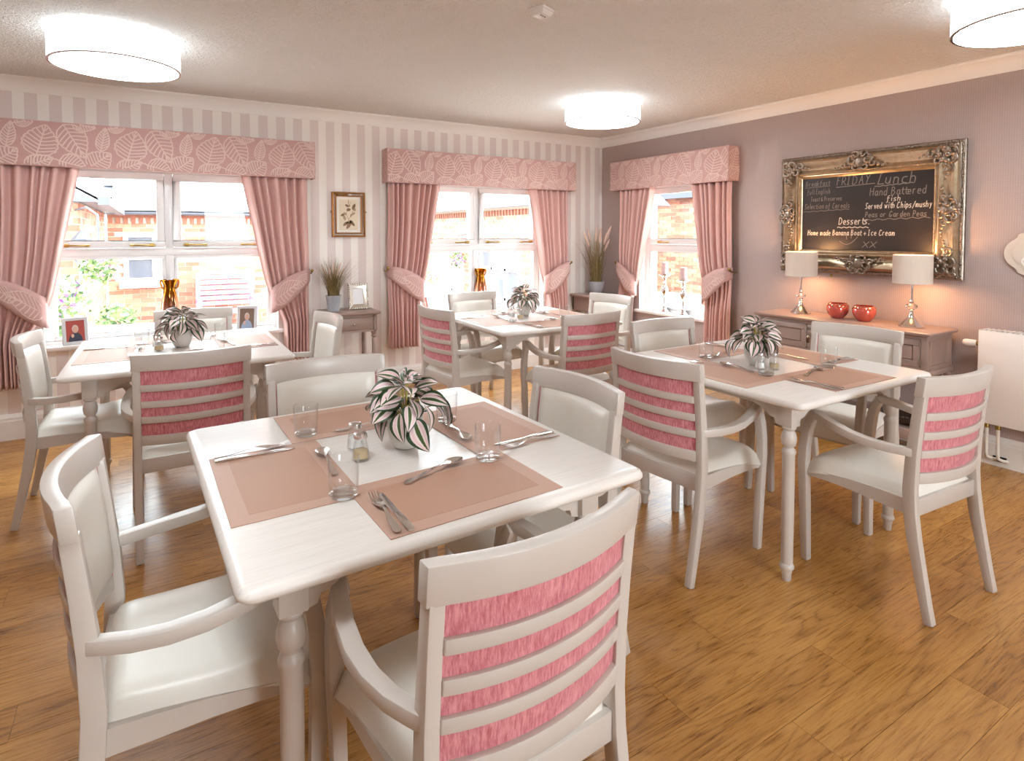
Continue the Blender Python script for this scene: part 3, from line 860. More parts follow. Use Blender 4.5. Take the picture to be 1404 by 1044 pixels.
def at_table(k, x, y, a=0):
    nm, tx, ty, rz, _ = TABLES[k]
    c, s = math.cos(rz), math.sin(rz)
    return (tx + x * c - y * s, ty + x * s + y * c), rz + R(a)
jr = random.Random(21)
SKIP = {('A', 'N'): ('fork', 'knife'), ('B', 'N'): (), ('C', 'N'): (), }
for k in TABLES:
    nm = TABLES[k][0]
    for sd, (sn, ang) in SIDE.items():
        ca, sa = math.cos(R(ang)), math.sin(R(ang))
        def loc(x, y): return (x * ca - y * sa, x * sa + y * ca)
        j = lambda q: jr.uniform(-q, q)
        off = TD / 2 - TW / 2 if sd in 'SN' else 0
        place = f'the {sn} place of the {nm}'
        (px, py), rz = at_table(k, *loc(0.025 + j(.012), -.322 - off + j(.006)), ang + j(1.6))
        o = mk('placemat', matm, None, None); o.location = (px, py, TZ); o.rotation_euler = (0, 0, rz)
        mk('centre_weave', matc, None, o)
        tag(o, f'terracotta woven placemat at {place}', 'placemat', 'woven placemats on the dining tables')
        z = TZ + .0022
        gx, gy = {('A', 'W'): (.235, -.225), ('A', 'S'): (.182, -.225), ('A', 'N'): (.19, -.252), ('A', 'E'): (.135, -.238)}.get((k, sd), (.165 + j(.03), -.215 + j(.012)))
        (px, py), rz = at_table(k, *loc(gx, gy), ang)
        o = mk('tumbler', glass_m, None); o.location = (px, py, TZ + .0022); mk('tumbler_base', glassb_m, None, o)
        tag(o, f'clear glass tumbler at {place}', 'glass', 'glass tumblers on the dining tables')
        flip = (k == 'A' and sd != 'S') or (k != 'A' and sd == 'W')
        (px, py), rz = at_table(k, *loc((.105 if flip else -.085) + j(.01), (-.215 if flip else -.25) - off * .6 + j(.008)), ang + (84 if flip else -74) + j(4))
        o = mk('spoon', spoon_m, None); o.location = (px, py, z); o.rotation_euler = (0, 0, rz)
        tag(o, f'steel spoon at {place}', 'spoon', 'spoons on the dining tables')
        (px, py), rz = at_table(k, *loc(-.186 + j(.006), -.452 - off + j(.006)), ang - 1 + j(4))
        o = mk('fork', fork_m, None); o.location = (px, py, z); o.rotation_euler = (0, 0, rz)
        tag(o, f'steel fork at {place}', 'fork', 'forks on the dining tables')
        (px, py), rz = at_table(k, *loc(-.158 + j(.004), -.462 - off + j(.006)), ang - 1 + j(2))
        o = mk('knife', knife_m, None); o.location = (px, py, z); o.rotation_euler = (0, 0, rz)
        tag(o, f'steel knife at {place}', 'knife', 'knives on the dining tables')

# salt and pepper
sg = mesh_of('shaker_glass', MB().lathe([(0, .0005), (.021, .0005), (.024, .006), (.022, .028), (.0165, .058), (.0165, .062), (.0150, .062), (.0150, .058), (.0205, .028), (.0215, .008), (0, .004)], 20), 'glass', smooth=60)
sc_ = mesh_of('shaker_cap', MB().lathe([(0, .0625), (.0185, .0625), (.019, .066), (.0175, .076), (.012, .079), (0, .08)], 20), 'steel', smooth=40)
salt_m = mesh_of('salt', MB().lathe([(0, .0045), (.0208, .0085), (.0205, .020), (.0180, .034), (0, .035)], 16), 'salt', smooth=40)
pep_m = mesh_of('pepper', MB().lathe([(0, .0045), (.0208, .0085), (.0203, .022), (.019, .029), (0, .030)], 16), 'pepper', smooth=40)
SHK = {'A': ((-.10, .055), (-.115, -.035)), 'B': ((-.12, .05), (-.11, -.06)), 'C': ((-.11, .03), (-.09, -.06)), 'D': ((-.125, -.075), (-.075, -.112))}
for k, spots in SHK.items():
    for (x, y), me, nm2 in zip(spots, (salt_m, pep_m), ('salt', 'pepper')):
        (px, py), rz = at_table(k, x, y)
        o = mk(nm2 + '_shaker', sg, None); o.location = (px, py, TZ)
        mk('shaker_cap', sc_, None, o); mk(nm2 + '_filling', me, None, o)
        tag(o, f'glass {nm2} shaker with metal cap on the {TABLES[k][0]}', 'shaker', 'salt and pepper shakers')

# variegated plants
def leaf_mesh(name, L, W, droop):
    m = MB(); nu, nv = 6, 10; uvs = []
    for j in range(nv + 1):
        v = j / nv; w = W * (math.sin(math.pi * v ** 0.78) ** 0.8) * .5 if 0 < v < 1 else .0005
        a = droop * v
        yy = L * (v - .12 * droop * v * v); zz = -L * droop * .45 * v * v + .18 * L * v
        for i in range(nu + 1):
            q = -1 + 2 * i / nu
            m.v.append((w * q, yy, zz + .22 * w * abs(q) - .0)); uvs.append((i / nu, v))
    for j in range(nv):
        for i in range(nu): m.f.append((j * (nu + 1) + i, j * (nu + 1) + i + 1, (j + 1) * (nu + 1) + i + 1, (j + 1) * (nu + 1) + i))
    me = mesh_of(name, m, 'leaf', smooth=180)
    uv = me.uv_layers.new(name='UVMap')
    for lp in me.loops: uv.data[lp.index].uv = uvs[lp.vertex_index]
    return me
LEAF = [leaf_mesh('leaf', .094, .064, 1.0), leaf_mesh('leaf', .086, .062, .7), leaf_mesh('leaf', .078, .056, .7), leaf_mesh('leaf', .064, .048, .5)]
def make_plant(label, loc, rz, seed, nleaf=42):
    t = thing('potted_plant', label, 'plant', loc, rz, 'striped-leaf plants on the dining tables')
    pot = [(0, 0.0005), (.030, .0005), (.036, .004), (.047, .025), (.053, .055), (.052, .080), (.050, .092), (.046, .092), (.047, .080), (.046, .07), (0, .07)]
    p = mk('plant_pot', MB().lathe(pot, 32), 'pot', t, smooth=50)
    mk('soil', MB().lathe([(0, .0735), (.044, .0735), (.0445, .0715), (0, .0715)], 20), 'soil', p)
    rnd = random.Random(seed)
    for i in range(nleaf):
        tier = i / nleaf
        az = i * 2.39996 + rnd.uniform(-.25, .25)
        el = -1.0 + 1.45 * tier + rnd.uniform(-.4, .4)
        rr = (.094 - .090 * tier) * rnd.uniform(.6, 1.2); zz = .112 + .088 * tier + rnd.uniform(-.014, .014)
        base = Vector((math.cos(az) * rr, math.sin(az) * rr, zz))
        me = LEAF[0 if tier < .4 else (1 if tier < .6 else (2 if tier < .85 else 3))]
        o = mk('leaf', me, None, t)
        M = Matrix.Rotation(az - math.pi / 2, 4, 'Z') @ Matrix.Rotation(el, 4, 'X') @ Matrix.Rotation(rnd.uniform(-.9, .9), 4, 'Y')
        s = rnd.uniform(.85, 1.15)
        o.matrix_local = Matrix.Translation(base) @ M @ Matrix.Scale(s, 4)
        if i % 3 == 0:
            q = MB().tube([(base.x * .12, base.y * .12, .072), (base.x * .6, base.y * .6, zz * .95), tuple(base)], .0018, 5)
            mk('stem', q, 'stem', t, smooth=60)
    return t
PLANTS = {'A': (.032, -.004), 'B': (0, .03), 'C': (.03, .085), 'D': (-.055, .0)}
PL_LAB = {'A': 'striped pink and green plant in a white pot on the front table', 'B': 'striped-leaf plant in a white pot on the portrait window table',
          'C': 'striped-leaf plant in a white pot on the rear corner table', 'D': 'striped-leaf plant in a white pot on the chalkboard table'}
for i, (k, (x, y)) in enumerate(PLANTS.items()):
    (px, py), rz = at_table(k, x, y)
    make_plant(PL_LAB[k], (px, py, TZ), rz + i * 1.3, 11 + i)

# ------------------------------------------------------------------ console table, corner cabinet
def console(name, label, cat, loc, w, d, h, full):
    t = thing(name, label, cat, loc, 0)
    hw, hd = w / 2, d / 2
    rs = [[(x, y, z) for x, y in rrect(hw - i, hd - i, .012, 3)] for i, z in ((.014, h - .026), (.004, h - .022), (0, h - .014), (0, h - .006), (.006, h))]
    mk('table_top', MB().rings(rs), 'taupe', t, smooth=40)
    bw, bd = hw - .03, hd - .025
    zb = h - .165
    m = MB().box(-bw, -bw + .016, -bd + .02, bd, zb, h - .026); m.box(bw - .016, bw, -bd + .02, bd, zb, h - .026); m.box(-bw, bw, bd - .016, bd, zb, h - .026)
    m.box(-bw + .016, bw - .016, -bd, -bd + .02, h - .045, h - .026); m.box(-bw + .016, bw - .016, -bd, -bd + .02, zb, zb + .018)
    m.box(-bw, -bw + .028, -bd, -bd + .02, zb, h - .026); m.box(bw - .028, bw, -bd, -bd + .02, zb, h - .026)
    mk('table_frame', m, 'taupe', t)
    dr = mk('drawer', MB().box(-bw + .030, bw - .030, -bd + .002, -bd + .018, zb + .020, h - .047), 'taupe', t, bevel=0.003)
    mk('knob', MB().lathe([(0, 0), (.006, 0), (.006, .008), (.012, .014), (.012, .02), (.007, .026), (0, .027)], 16).xform(Matrix.Translation((0, -bd + .002, (zb + h - .027) / 2)) @ Matrix.Rotation(R(90), 4, 'X')), 'silver', dr, smooth=50)
    if full: prof = [(0, 0), (.011, 0), (.013, .05), (.016, .30), (.017, zb - .06), (.014, zb - .055), (.020, zb - .045), (.020, zb - .035), (.014, zb - .03), (.020, zb - .018), (.022, zb), (0, zb)]
    for sx in (-1, 1):
        for sy in (-1, 1):
            mk('leg', MB().lathe(prof, 14, (sx * (bw - .022), sy * (bd - .022), 0)), 'taupe', t, smooth=45)
    return t
console('console_table', 'small taupe console table with a drawer under the botanical picture', 'table', (1.385, YB - .022 - .185, 0), .44, .37, .74, True)
console('corner_table', 'taupe drawer table in the room corner below tall plumed grass', 'table', (4.012, YB - .022 - .17, 0), .42, .33, .735, True)

def grass_pot(label, loc, potp, nb, hmin, hmax, spread, plumes, seed, mat, room):
    t = thing('grass_pot', label, 'plant', loc, 0, 'potted ornamental grasses')
    mk('plant_pot', MB().lathe(potp, 28), mat, t, smooth=45)
    zt = max(z for r, z in potp); rr = max(r for r, z in potp) * .7
    mk('soil', MB().lathe([(0, zt - .018), (rr * 1.28, zt - .018), (rr * 1.28, zt - .022), (0, zt - .022)], 18), 'soil', t)
    rnd = random.Random(seed); m = MB()
    for i in range(nb):
        az = rnd.uniform(0, 2 * math.pi); r0 = rr * math.sqrt(rnd.random()); h = rnd.uniform(hmin, hmax)
        lean = spread * rnd.random() ** .8 * h * 1.1; wd = rnd.uniform(.0014, .0028); aa = az + rnd.uniform(-.5, .5)
        c, s = math.cos(aa), math.sin(aa); px, py = -s, c; rs = []
        for cc, lo, hi in ((c, room[0], room[1]), (s, room[2], room[3])):      # blades bend away from wall and curtain
            lim = (hi if cc > 0 else -lo) - rr; lean = min(lean, lim / max(abs(cc), .05))
        b0 = len(m.v)
        for q in range(6):
            v = q / 5; x = math.cos(az) * r0 + c * lean * v ** 1.7; y = math.sin(az) * r0 + s * lean * v ** 1.7; z = zt - .02 + h * v - .15 * lean * v ** 3
            w = wd * (1 - v) ** .6 + .0002
            m.v += [(x - px * w, y - py * w, z), (x + px * w, y + py * w, z)]
        for q in range(5): m.f.append((b0 + 2 * q, b0 + 2 * q + 1, b0 + 2 * q + 3, b0 + 2 * q + 2))
    mk('grass_blades', m, 'blade', t, kind='stuff')
    for az, tilt, z0, z1, rad in plumes:
        c, s = math.cos(az), math.sin(az); pts = []; rs = []
        for q in range(9):
            v = q / 8; z = z0 + (z1 - z0) * v; k = tilt * z * z / z1
            pts.append((c * k, s * k, z)); rs.append(rad * (math.sin(math.pi * min(1, v * .9 + .08)) ** .7) * rnd.uniform(.85, 1.15))
        p = mk('plume', MB().tube(pts, rs, 9), 'plume', t, smooth=180)
        st = [(c * tilt * z * z / z1, s * tilt * z * z / z1, z) for z in [zt - .02 + (z0 - zt + .03) * q / 5 for q in range(6)]]
        mk('plume_stalk', MB().tube(st, .0016, 5), 'blade', p)
    return t
zinc = [(0, .0005), (.042, .0005), (.045, .002), (.060, .125), (.062, .128), (.062, .132), (.057, .132), (.055, .12), (.045, .02), (0, .02)]
grass_pot('bushy dry grass in a zinc bucket on the console table', (1.262, 4.86, .7405), zinc, 260, .18, .36, .8, [(2.6, .25, .27, .39, .009), (1.2, .1, .30, .42, .009), (-.4, .15, .27, .40, .009), (.3, .3, .26, .37, .008), (4, .2, .26, .38, .008)], 5, 'zinc', (-.15, .3, -.3, .18))
bowl = [(0, .0005), (.050, .0005), (.058, .006), (.080, .06), (.090, .118), (.092, .125), (.090, .132), (.084, .130), (.082, .115), (.07, .05), (0, .04)]
grass_pot('tall dry grass with pink plumes in a stone bowl', (4.03, 4.875, .7355), bowl, 200, .28, .60, .58, [(3.3, .30, .50, .66, .014), (3.0, .16, .55, .70, .012), (-.7, .07, .54, .70, .017), (-.9, .22, .52, .72, .018), (-.6, .24, .45, .58, .015), (4.0, .05, .55, .72, .012)], 6, 'zinc', (-.26, .13, -.15, .17))

# ------------------------------------------------------------------ pictures and photo frames
def mitre(m, w, h, prof, fn):
    """mitred picture frame; prof = (inset from outer edge, height) pairs; fn maps (x, z, d) -> point"""
    rs = []
    for i in range(5):
        cx, cz = ((-1, -1), (1, -1), (1, 1), (-1, 1))[i % 4]
        rs.append([fn(cx * (w / 2 - a), cz * (h / 2 - a), d) for a, d in prof])
    m.rings(rs, cap=False); return m
bw_, bh_ = .285, .385
t = thing('botanical_picture', 'small mirror-framed botanical flower print on the striped wall', 'picture', (1.45, YB - .001, 1.345), 0)
fn = lambda x, z, d: (x, -d, z + bh_ / 2)
mk('outer_frame', mitre(MB(), bw_, bh_, [(0, 0), (0, .022), (.004, .026), (.009, .024), (.010, .016), (.010, 0)], fn), 'gilt', t, smooth=30)
mk('mirror_band', mitre(MB(), bw_ - .020, bh_ - .020, [(0, 0), (0, .015), (.004, .019), (.022, .012), (.022, 0)], fn), 'mirror', t)
mk('inner_frame', mitre(MB(), bw_ - .064, bh_ - .064, [(0, 0), (0, .017), (.004, .019), (.007, .016), (.007, 0)], fn), 'gilt', t, smooth=30)
mk('mount', MB().box(-.104, .104, -.010, -.001, .037, bh_ - .037), 'cream_card', t)
pr = mk('print_sheet', MB().box(-.080, .080, -.0112, -.010, .062, bh_ - .062), plain('old_paper', (226, 210, 186), .8), t)
sep = plain('sepia_ink', (138, 108, 84), .8); sep2 = plain('pale_sepia_ink', (178, 152, 124), .8)
def flat_leaf(m, cx, cz, L, W, a):
    p = []; n = 7
    for i in range(n + 1): v = i / n; p.append((L * (v - .5), W * math.sin(math.pi * v) ** .8 / 2))
    p += [(x, -y) for x, y in reversed(p[1:-1])]
    c, s = math.cos(a), math.sin(a)
    q = [(cx + x * c - y * s, cz + x * s + y * c) for x, y in p]
    m.add([(x, -.0118, z) for x, z in q], [tuple(range(len(q)))])
for cx, cz, L, W, a, mm in ((.0, .10, .075, .03, 1.0, sep), (-.025, .115, .06, .026, .7, sep), (.03, .12, .07, .026, 2.3, sep), (.005, .13, .06, .024, .3, sep2), (-.035, .165, .05, .024, 1.9, sep2), (-.05, .19, .04, .022, .4, sep), (-.03, .20, .035, .02, 2.4, sep2),
        (.0, .235, .04, .026, .2, sep), (-.015, .27, .035, .02, -.6, sep), (.005, .268, .03, .018, .8, sep2), (.045, .262, .06, .026, 1.1, sep), (.05, .24, .04, .024, 1.9, sep2), (.02, .185, .03, .016, 1.4, sep2), (.0, .30, .05, .008, 1.5, sep2), (.04, .20, .045, .018, .6, sep2)):
    m = MB(); flat_leaf(m, cx, cz, L, W, a); mk('printed_leaf', m, mm, pr)
m = MB(); strokes_to(m, [[(-.0, .08), (.0, .14), (-.02, .2), (-.005, .26), (.02, .3)], [(-.0, .15), (.03, .2), (.045, .25)]], .0025, lambda u, v: (u, -.0119, v)); mk('printed_stem', m, sep, pr)
for sx in (-1, 1): mk('hanging_stud', MB().blob((sx * (bw_ / 2 + .006), -.010, bh_ * .56), .008), 'brass', t, smooth=60)

skin = plain('photo_skin', (206, 160, 140), .6); navy = plain('photo_navy', (52, 54, 72), .6); redp = plain('photo_red', (168, 70, 58), .6)
hair = plain('photo_grey_hair', (196, 188, 180), .6); shirt = plain('photo_pale_shirt', (150, 168, 190), .6); wallp = plain('photo_backdrop', (120, 96, 82), .6)
def photo_frame(label, loc, rz, w, h, ornate, photo, fmat, b=.022):
    t = thing('photo_frame', label, 'picture frame', loc, rz, 'standing photo frames')
    M = Matrix.Rotation(R(-12), 4, 'X')      # leans back; local -y faces the viewer
    fn = lambda x, z, d: tuple(M @ Vector((x, -d, z + h / 2)))
    mk('frame', mitre(MB(), w, h, [(0, 0), (0, .010), (.004, .014), (b - .005, .011), (b, .008), (b, 0)], fn), fmat, t, smooth=30)
    q = lambda x, z, d: fn(x, z - h / 2, d)
    pw, ph = w / 2 - b + .001, (b - .001, h - b + .001)
    sh = mk('photo', MB().prism([(-pw, ph[0]), (pw, ph[0]), (pw, ph[1]), (-pw, ph[1])], lambda u, v: q(u, v, .002), lambda u, v: q(u, v, .006)), {'person': redp, 'person2': wallp, 'blank': plain('photo_white', (240, 238, 240), .4)}[photo], t)
    if photo != 'blank':
        def ell(cx, cz, rx, rz_, mm, d, nm):
            n = 16; mk(nm, MB().prism([(cx + rx * math.cos(2 * math.pi * k / n), cz + rz_ * math.sin(2 * math.pi * k / n)) for k in range(n)], lambda u, v: q(u, v, .0058), lambda u, v: q(u, v, d)), mm, sh)
        iw, ih = 2 * pw, ph[1] - ph[0]; z0 = ph[0]
        n = 12; bodyp = [(iw * .38 * math.cos(math.pi * k / n), z0 + .001 + ih * .42 * math.sin(math.pi * k / n)) for k in range(n + 1)]
        mk('printed_clothes', MB().prism(bodyp, lambda u, v: q(u, v, .0058), lambda u, v: q(u, v, .0064)), navy if photo == 'person' else shirt, sh)
        ell(0, z0 + ih * .60, iw * .17, ih * .19, hair, .0066, 'printed_hair'); ell(0, z0 + ih * .56, iw * .13, ih * .16, skin, .0068, 'printed_face')
        ell(-iw * .15, z0 + ih * .28, iw * .08, ih * .09, skin, .0068, 'printed_hand')
    if ornate:
        m = MB()
        rnd = random.Random(int(w * 1e4)); n = 0
        per = []
        for i in range(9): per += [(-w / 2 + w * i / 8, 0), (-w / 2 + w * i / 8, h)]
        for i in range(1, 11): per += [(-w / 2, h * i / 11), (w / 2, h * i / 11)]
        for x, z in per:
            cx = x * .95; cz = h / 2 + (z - h / 2) * .965
            c = q(cx, cz, .013); m.blob(c, rnd.uniform(.007, .0105), 7, 4, (1, .7, 1))
            cc = q(x * .84, h / 2 + (z - h / 2) * .88, .014); m.blob(cc, rnd.uniform(.004, .007), 6, 4, (1, .7, 1))
        mk('frame_ornament', m, 'silver', t, smooth=60, kind='stuff')
    s = MB().prism([(-.02, 0), (.02, 0), (.012, h * .75), (-.012, h * .75)], lambda u, v: tuple(Vector((u, .062 * (1 - v / (h * .75)) + v * .21 + .006, v))), lambda u, v: tuple(Vector((u, .062 * (1 - v / (h * .75)) + v * .21 + .009, v))))
    mk('easel_back', s, plain('brown_card', (150, 112, 84), .7), t)
    return t
photo_frame('ornate silver photo frame on the console table', (1.478, 4.885, .7405), R(-4), .165, .215, True, 'blank', 'silver', .042)
glit = m_cloth('silver_glitter', (176, 174, 176), (232, 230, 232), (300, 300, 300))
photo_frame('glitter-framed portrait of a person on red, on the windowsill', (-0.462, 5.085, SILL), R(14), .15, .19, False, 'person', glit)
photo_frame('glitter-framed portrait of a person in a pale shirt, on the windowsill', (0.635, 5.085, SILL), R(-20), .15, .20, False, 'person2', glit)
photo_frame('glitter-framed portrait turned sideways on the rear windowsill', (2.185, 5.09, SILL), R(48), .15, .20, False, 'person', glit)
photo_frame('photo frame half hidden behind the plant on the rear windowsill', (3.19, 5.09, SILL), R(-10), .13, .17, False, 'blank', glit)

# ------------------------------------------------------------------ windowsill ornaments
def vase(label, x, y):
    pr = [(0, .001), (.050, .001), (.064, .008), (.066, .03), (.070, .15), (.058, .25), (.040, .335), (.033, .365), (.036, .385), (.056, .43), (.054, .431), (.033, .386), (.030, .365), (.037, .335), (.055, .25), (.067, .15), (.063, .03), (.05, .012), (0, .012)]
    o = mk('amber_vase', MB().lathe(pr, 28), 'amber', smooth=60, loc=(x, y, SILL))
    hm = MB()
    for s in (-1, 1): hm.tube([(s * .035, 0, .36), (s * .052, 0, .375), (s * .060, 0, .41), (s * .055, 0, .43)], .006, 8)
    mk('vase_lip', hm, 'amber', o, smooth=60)
    return tag(o, label, 'vase', 'amber glass vases on the windowsills')
vase('amber glass vase at the centre of the portrait windowsill', 0.112, 5.108)
vase('amber glass vase on the sill behind the rear corner table', 2.762, 5.108)
def candlestick(label, x, y, h):
    t = thing('candlestick', label, 'candlestick', (x, y, SILL), 0, 'silver candlesticks on the small windowsill')
    pr = [(0, 0), (.052, 0), (.054, .006), (.046, .014), (.026, .022), (.018, .035), (.026, .045), (.018, .055), (.011, .075), (.011, .125), (.018, .135), (.012, .145), (.028, .17), (.036, .195), (.028, .222), (.012, .245), (.018, .258), (.011, .27), (.016, .30), (.030, .318), (.055, .328), (.058, .334), (.054, .338), (.0, .334)]
    sc = h / .338
    mk('stick', MB().lathe([(r, z * sc) for r, z in pr], 24), 'chrome', t, smooth=40)
    mk('candle', MB().lathe([(0, h - .002), (.034, h - .002), (.034, h + .112), (.028, h + .117), (0, h + .114)], 24), 'candle', t, smooth=40)
    mk('wick', MB().tube([(0, 0, h + .113), (.002, 0, h + .126)], .0015, 5), 'black', t)
candlestick('taller silver candlestick on the small windowsill, corner side', 4.318, 4.17, .375)
candlestick('shorter silver candlestick on the small windowsill, chalkboard side', 4.318, 3.93, .335)

# ------------------------------------------------------------------ sideboard with lamps and bowls
SBX0, SBX1, SBY0, SBY1, SBZ = 3.86, 4.235, 1.645, 2.83, .79
t = thing('sideboard', 'long taupe sideboard with panelled doors and open lower shelf under the chalkboard', 'sideboard', ((SBX0 + SBX1) / 2, (SBY0 + SBY1) / 2, 0), 0)
hx, hy = (SBX1 - SBX0) / 2, (SBY1 - SBY0) / 2
rs = [[(x, y, z) for x, y in rrect(hx - i, hy - i, .01, 3)] for i, z in ((.016, SBZ - .024), (.004, SBZ - .020), (0, SBZ - .012), (0, SBZ - .005), (.005, SBZ))]
mk('sideboard_top', MB().rings(rs), 'taupe', t, smooth=40)
bx, by = hx - .025, hy - .025; zb = .545
m = MB().box(-bx + .018, bx, -by + .03, by - .03, zb, SBZ - .024)
mk('sideboard_body', m, 'taupe_dark', t)
m = MB().box(-bx, -bx + .03, -by, -by + .032, 0.0, SBZ - .024); 
for sx in (-1, 1):
    for sy in (-1, 1):
        x0 = -bx if sx < 0 else bx - .032; y0 = -by if sy < 0 else by - .032
        mk('corner_post', MB().box(x0, x0 + .032, y0, y0 + .032, zb, SBZ - .024), 'taupe', t, bevel=0.002)
        cx, cy = x0 + .016, y0 + .016
        mk('leg', MB().lathe([(0, 0), (.012, 0), (.015, .02), (.018, .09), (.018, .20), (.014, .21), (.020, .225), (.017, .24), (.017, zb - .06), (.013, zb - .055), (.020, zb - .04), (.014, zb - .025), (.020, zb - .012), (.02, zb), (0, zb)], 14, (cx, cy, 0)), 'taupe', t, smooth=45)
mk('base_moulding', MB().box(-bx - .012, bx, -by - .012, by + .012, zb - .018, zb + .012), 'taupe', t, bevel=0.006)
mk('lower_shelf', MB().box(-bx - .004, bx, -by - .004, by + .004, .125, .195), 'taupe', t, bevel=0.004)
# front rails, three panelled doors
m = MB().box(-bx, -bx + .02, -by + .032, by - .032, SBZ - .042, SBZ - .024); mk('front_rail', m, 'taupe', t)
m = MB().box(-bx, -bx + .02, -by + .032, by - .032, zb + .012, zb + .030); mk('front_rail', m, 'taupe', t)
dw = (2 * by - .064) / 3
def panel_door(m, a0, a1, z0, z1, fx, w=.035):
    pass
for i in range(3):
    a0 = -by + .032 + dw * i + .003; a1 = a0 + dw - .006; z0, z1 = zb + .032, SBZ - .044
    m = MB(); w = .038
    m.box(-bx - .001, -bx + .016, a0, a1, z0, z0 + w); m.box(-bx - .001, -bx + .016, a0, a1, z1 - w, z1); m.box(-bx - .001, -bx + .016, a0, a0 + w, z0 + w, z1 - w); m.box(-bx - .001, -bx + .016, a1 - w, a1, z0 + w, z1 - w)
    d = mk('door', m, 'taupe', t, bevel=0.002)
    mk('door_panel', MB().rings([[(-bx + .010, a0 + w + q, z0 + w + q), (-bx + .010, a1 - w - q, z0 + w + q), (-bx + .010, a1 - w - q, z1 - w - q), (-bx + .010, a0 + w + q, z1 - w - q)] if k == 0 else [(-bx + .005, a0 + w + .008, z0 + w + .008), (-bx + .005, a1 - w - .008, z0 + w + .008), (-bx + .005, a1 - w - .008, z1 - w - .008), (-bx + .005, a0 + w + .008, z1 - w - .008)] for k, q in ((0, 0), (1, .008))]), 'taupe', d)
    for zz in (z0 + .03, z1 - .03): mk('hinge', MB().tube([(-bx - .003, a0 - .001, zz - .015), (-bx - .003, a0 - .001, zz + .015)], .003, 6), 'silver', d)
    kb = MB().lathe([(0, 0), (.005, 0), (.005, .008), (.010, .013), (.010, .018), (.005, .022), (0, .022)], 14).xform(Matrix.Translation((-bx - .001, a1 - .02, (z0 + z1) / 2)) @ Matrix.Rotation(R(-90), 4, 'Y'))
    mk('knob', kb, 'silver', d, smooth=50)
for sy in (-1, 1):
    y0 = sy * by; yi = sy * (by - .014); m = MB(); xa, xb = -bx + .032, bx - .032; w = .03; za, zz_ = zb + .012, SBZ - .024
    lo, hi = min(y0, yi), max(y0, yi)
    m.box(xa, xb, lo, hi, za, za + w); m.box(xa, xb, lo, hi, zz_ - w, zz_); m.box(xa, xa + w, lo, hi, za + w, zz_ - w); m.box(xb - w, xb, lo, hi, za + w, zz_ - w)
    p = mk('side_frame', m, 'taupe', t, bevel=0.002)
    lo2, hi2 = min(sy * (by - .008), sy * (by - .02)), max(sy * (by - .008), sy * (by - .02))
    mk('side_panel', MB().box(xa + w, xb - w, lo2, hi2, za + w, zz_ - w), 'taupe', p)
SX = 4.065
crys = N('lead_crystal'); gg = crys.n('BsdfGlass'); gg.inputs['IOR'].default_value = 1.5; crys.l(gg.outputs[0], crys.out.inputs[0])
def table_lamp(label, y):
    t = thing('table_lamp', label, 'lamp', (SX, y, SBZ + .0005), 0, 'pair of table lamps on the sideboard')
    mk('lamp_base', MB().lathe([(0, 0), (.068, 0), (.070, .006), (.064, .014), (.060, .018), (.048, .032), (.030, .050), (.018, .066), (.013, .080), (.011, .090), (0, .090)], 32), 'chrome', t, smooth=35)
    for zc, q in ((.098, .014), (.160, .014)): mk('collar', MB().lathe([(0, zc - .010), (q * .7, zc - .010), (q, zc), (q * .7, zc + .010), (0, zc + .010)], 20), 'chrome', t, smooth=35)
    mk('crystal', MB().lathe([(0, .108), (.014, .108), (.032, .122), (.036, .130), (.032, .138), (.014, .150), (0, .150)], 8), crys.m, t)
    mk('stem', MB().lathe([(0, .168), (.007, .168), (.007, .34), (0, .34)], 12), 'chrome', t, smooth=40)
    r = .107; z0, z1 = .275, .452
    mk('lamp_shade', MB().lathe([(r, z0), (r, z1), (r - .003, z1), (r - .003, z0)], 48, closed=True), 'linen', t, smooth=40)
    mk('bulb', MB().blob((0, 0, .375), .026, 12, 8, (1, 1, 1.2)), m_emit('warm_bulb', (255, 196, 130), 14.0), t, smooth=180)
    d = bpy.data.lights.new('lamp_light', 'POINT'); d.energy = 3.0; d.color = (1.0, .52, .22); d.shadow_soft_size = .03
    o = bpy.data.objects.new('lamp_light', d); COL.objects.link(o); o.parent = t; o.location = (0, 0, .44)
    d2 = d.copy(); d2.energy = 2.4
    o = bpy.data.objects.new('lamp_light', d2); COL.objects.link(o); o.parent = t; o.location = (0, 0, .30)
table_lamp('table lamp on the sideboard, close to the small window curtain', 2.578)
table_lamp('table lamp on the sideboard, close to the radiator', 1.838)
def lustre(label, y):
    t = thing('lustre_bowl', label, 'bowl', (SX, y, SBZ + .0005), 0, 'coral lustre bowls on the sideboard')
    pr = [(0, 0), (.036, 0), (.040, .004), (.062, .030), (.071, .055), (.070, .078), (.062, .096), (.056, .103), (.052, .101), (.058, .092), (.066, .075), (.066, .055), (.056, .030), (.034, .010), (0, .008)]
    mk('bowl_body', MB().lathe(pr, 32), 'coral', t, smooth=60)
    m = MB(); rnd = random.Random(3)
    for i in range(90):
        a = rnd.uniform(0, 6.283); q = rnd.random(); z = .078 + .026 * q; rr = .0705 - .0145 * q ** 1.3
        m.blob((rr * math.cos(a), rr * math.sin(a), z), rnd.uniform(.0025, .0042), 5, 3)
    mk('rim_beads', m, 'coral_rim', t, kind='stuff')
lustre('coral lustre bowl with beaded rim, closer to the small window', 2.305)
lustre('coral lustre bowl with beaded rim, closer to the radiator', 2.125)
t = thing('wicker_bowl', 'dark wicker bowl on the lower shelf of the sideboard', 'bowl', (4.0, 1.83, .1955), 0)
mk('bowl_body', MB().lathe([(0, 0), (.06, 0), (.10, .03), (.125, .06), (.12, .062), (.095, .034), (.055, .006), (0, .006)], 24), plain('dark_wicker', (70, 52, 42), .7), t, smooth=40)
m = MB()
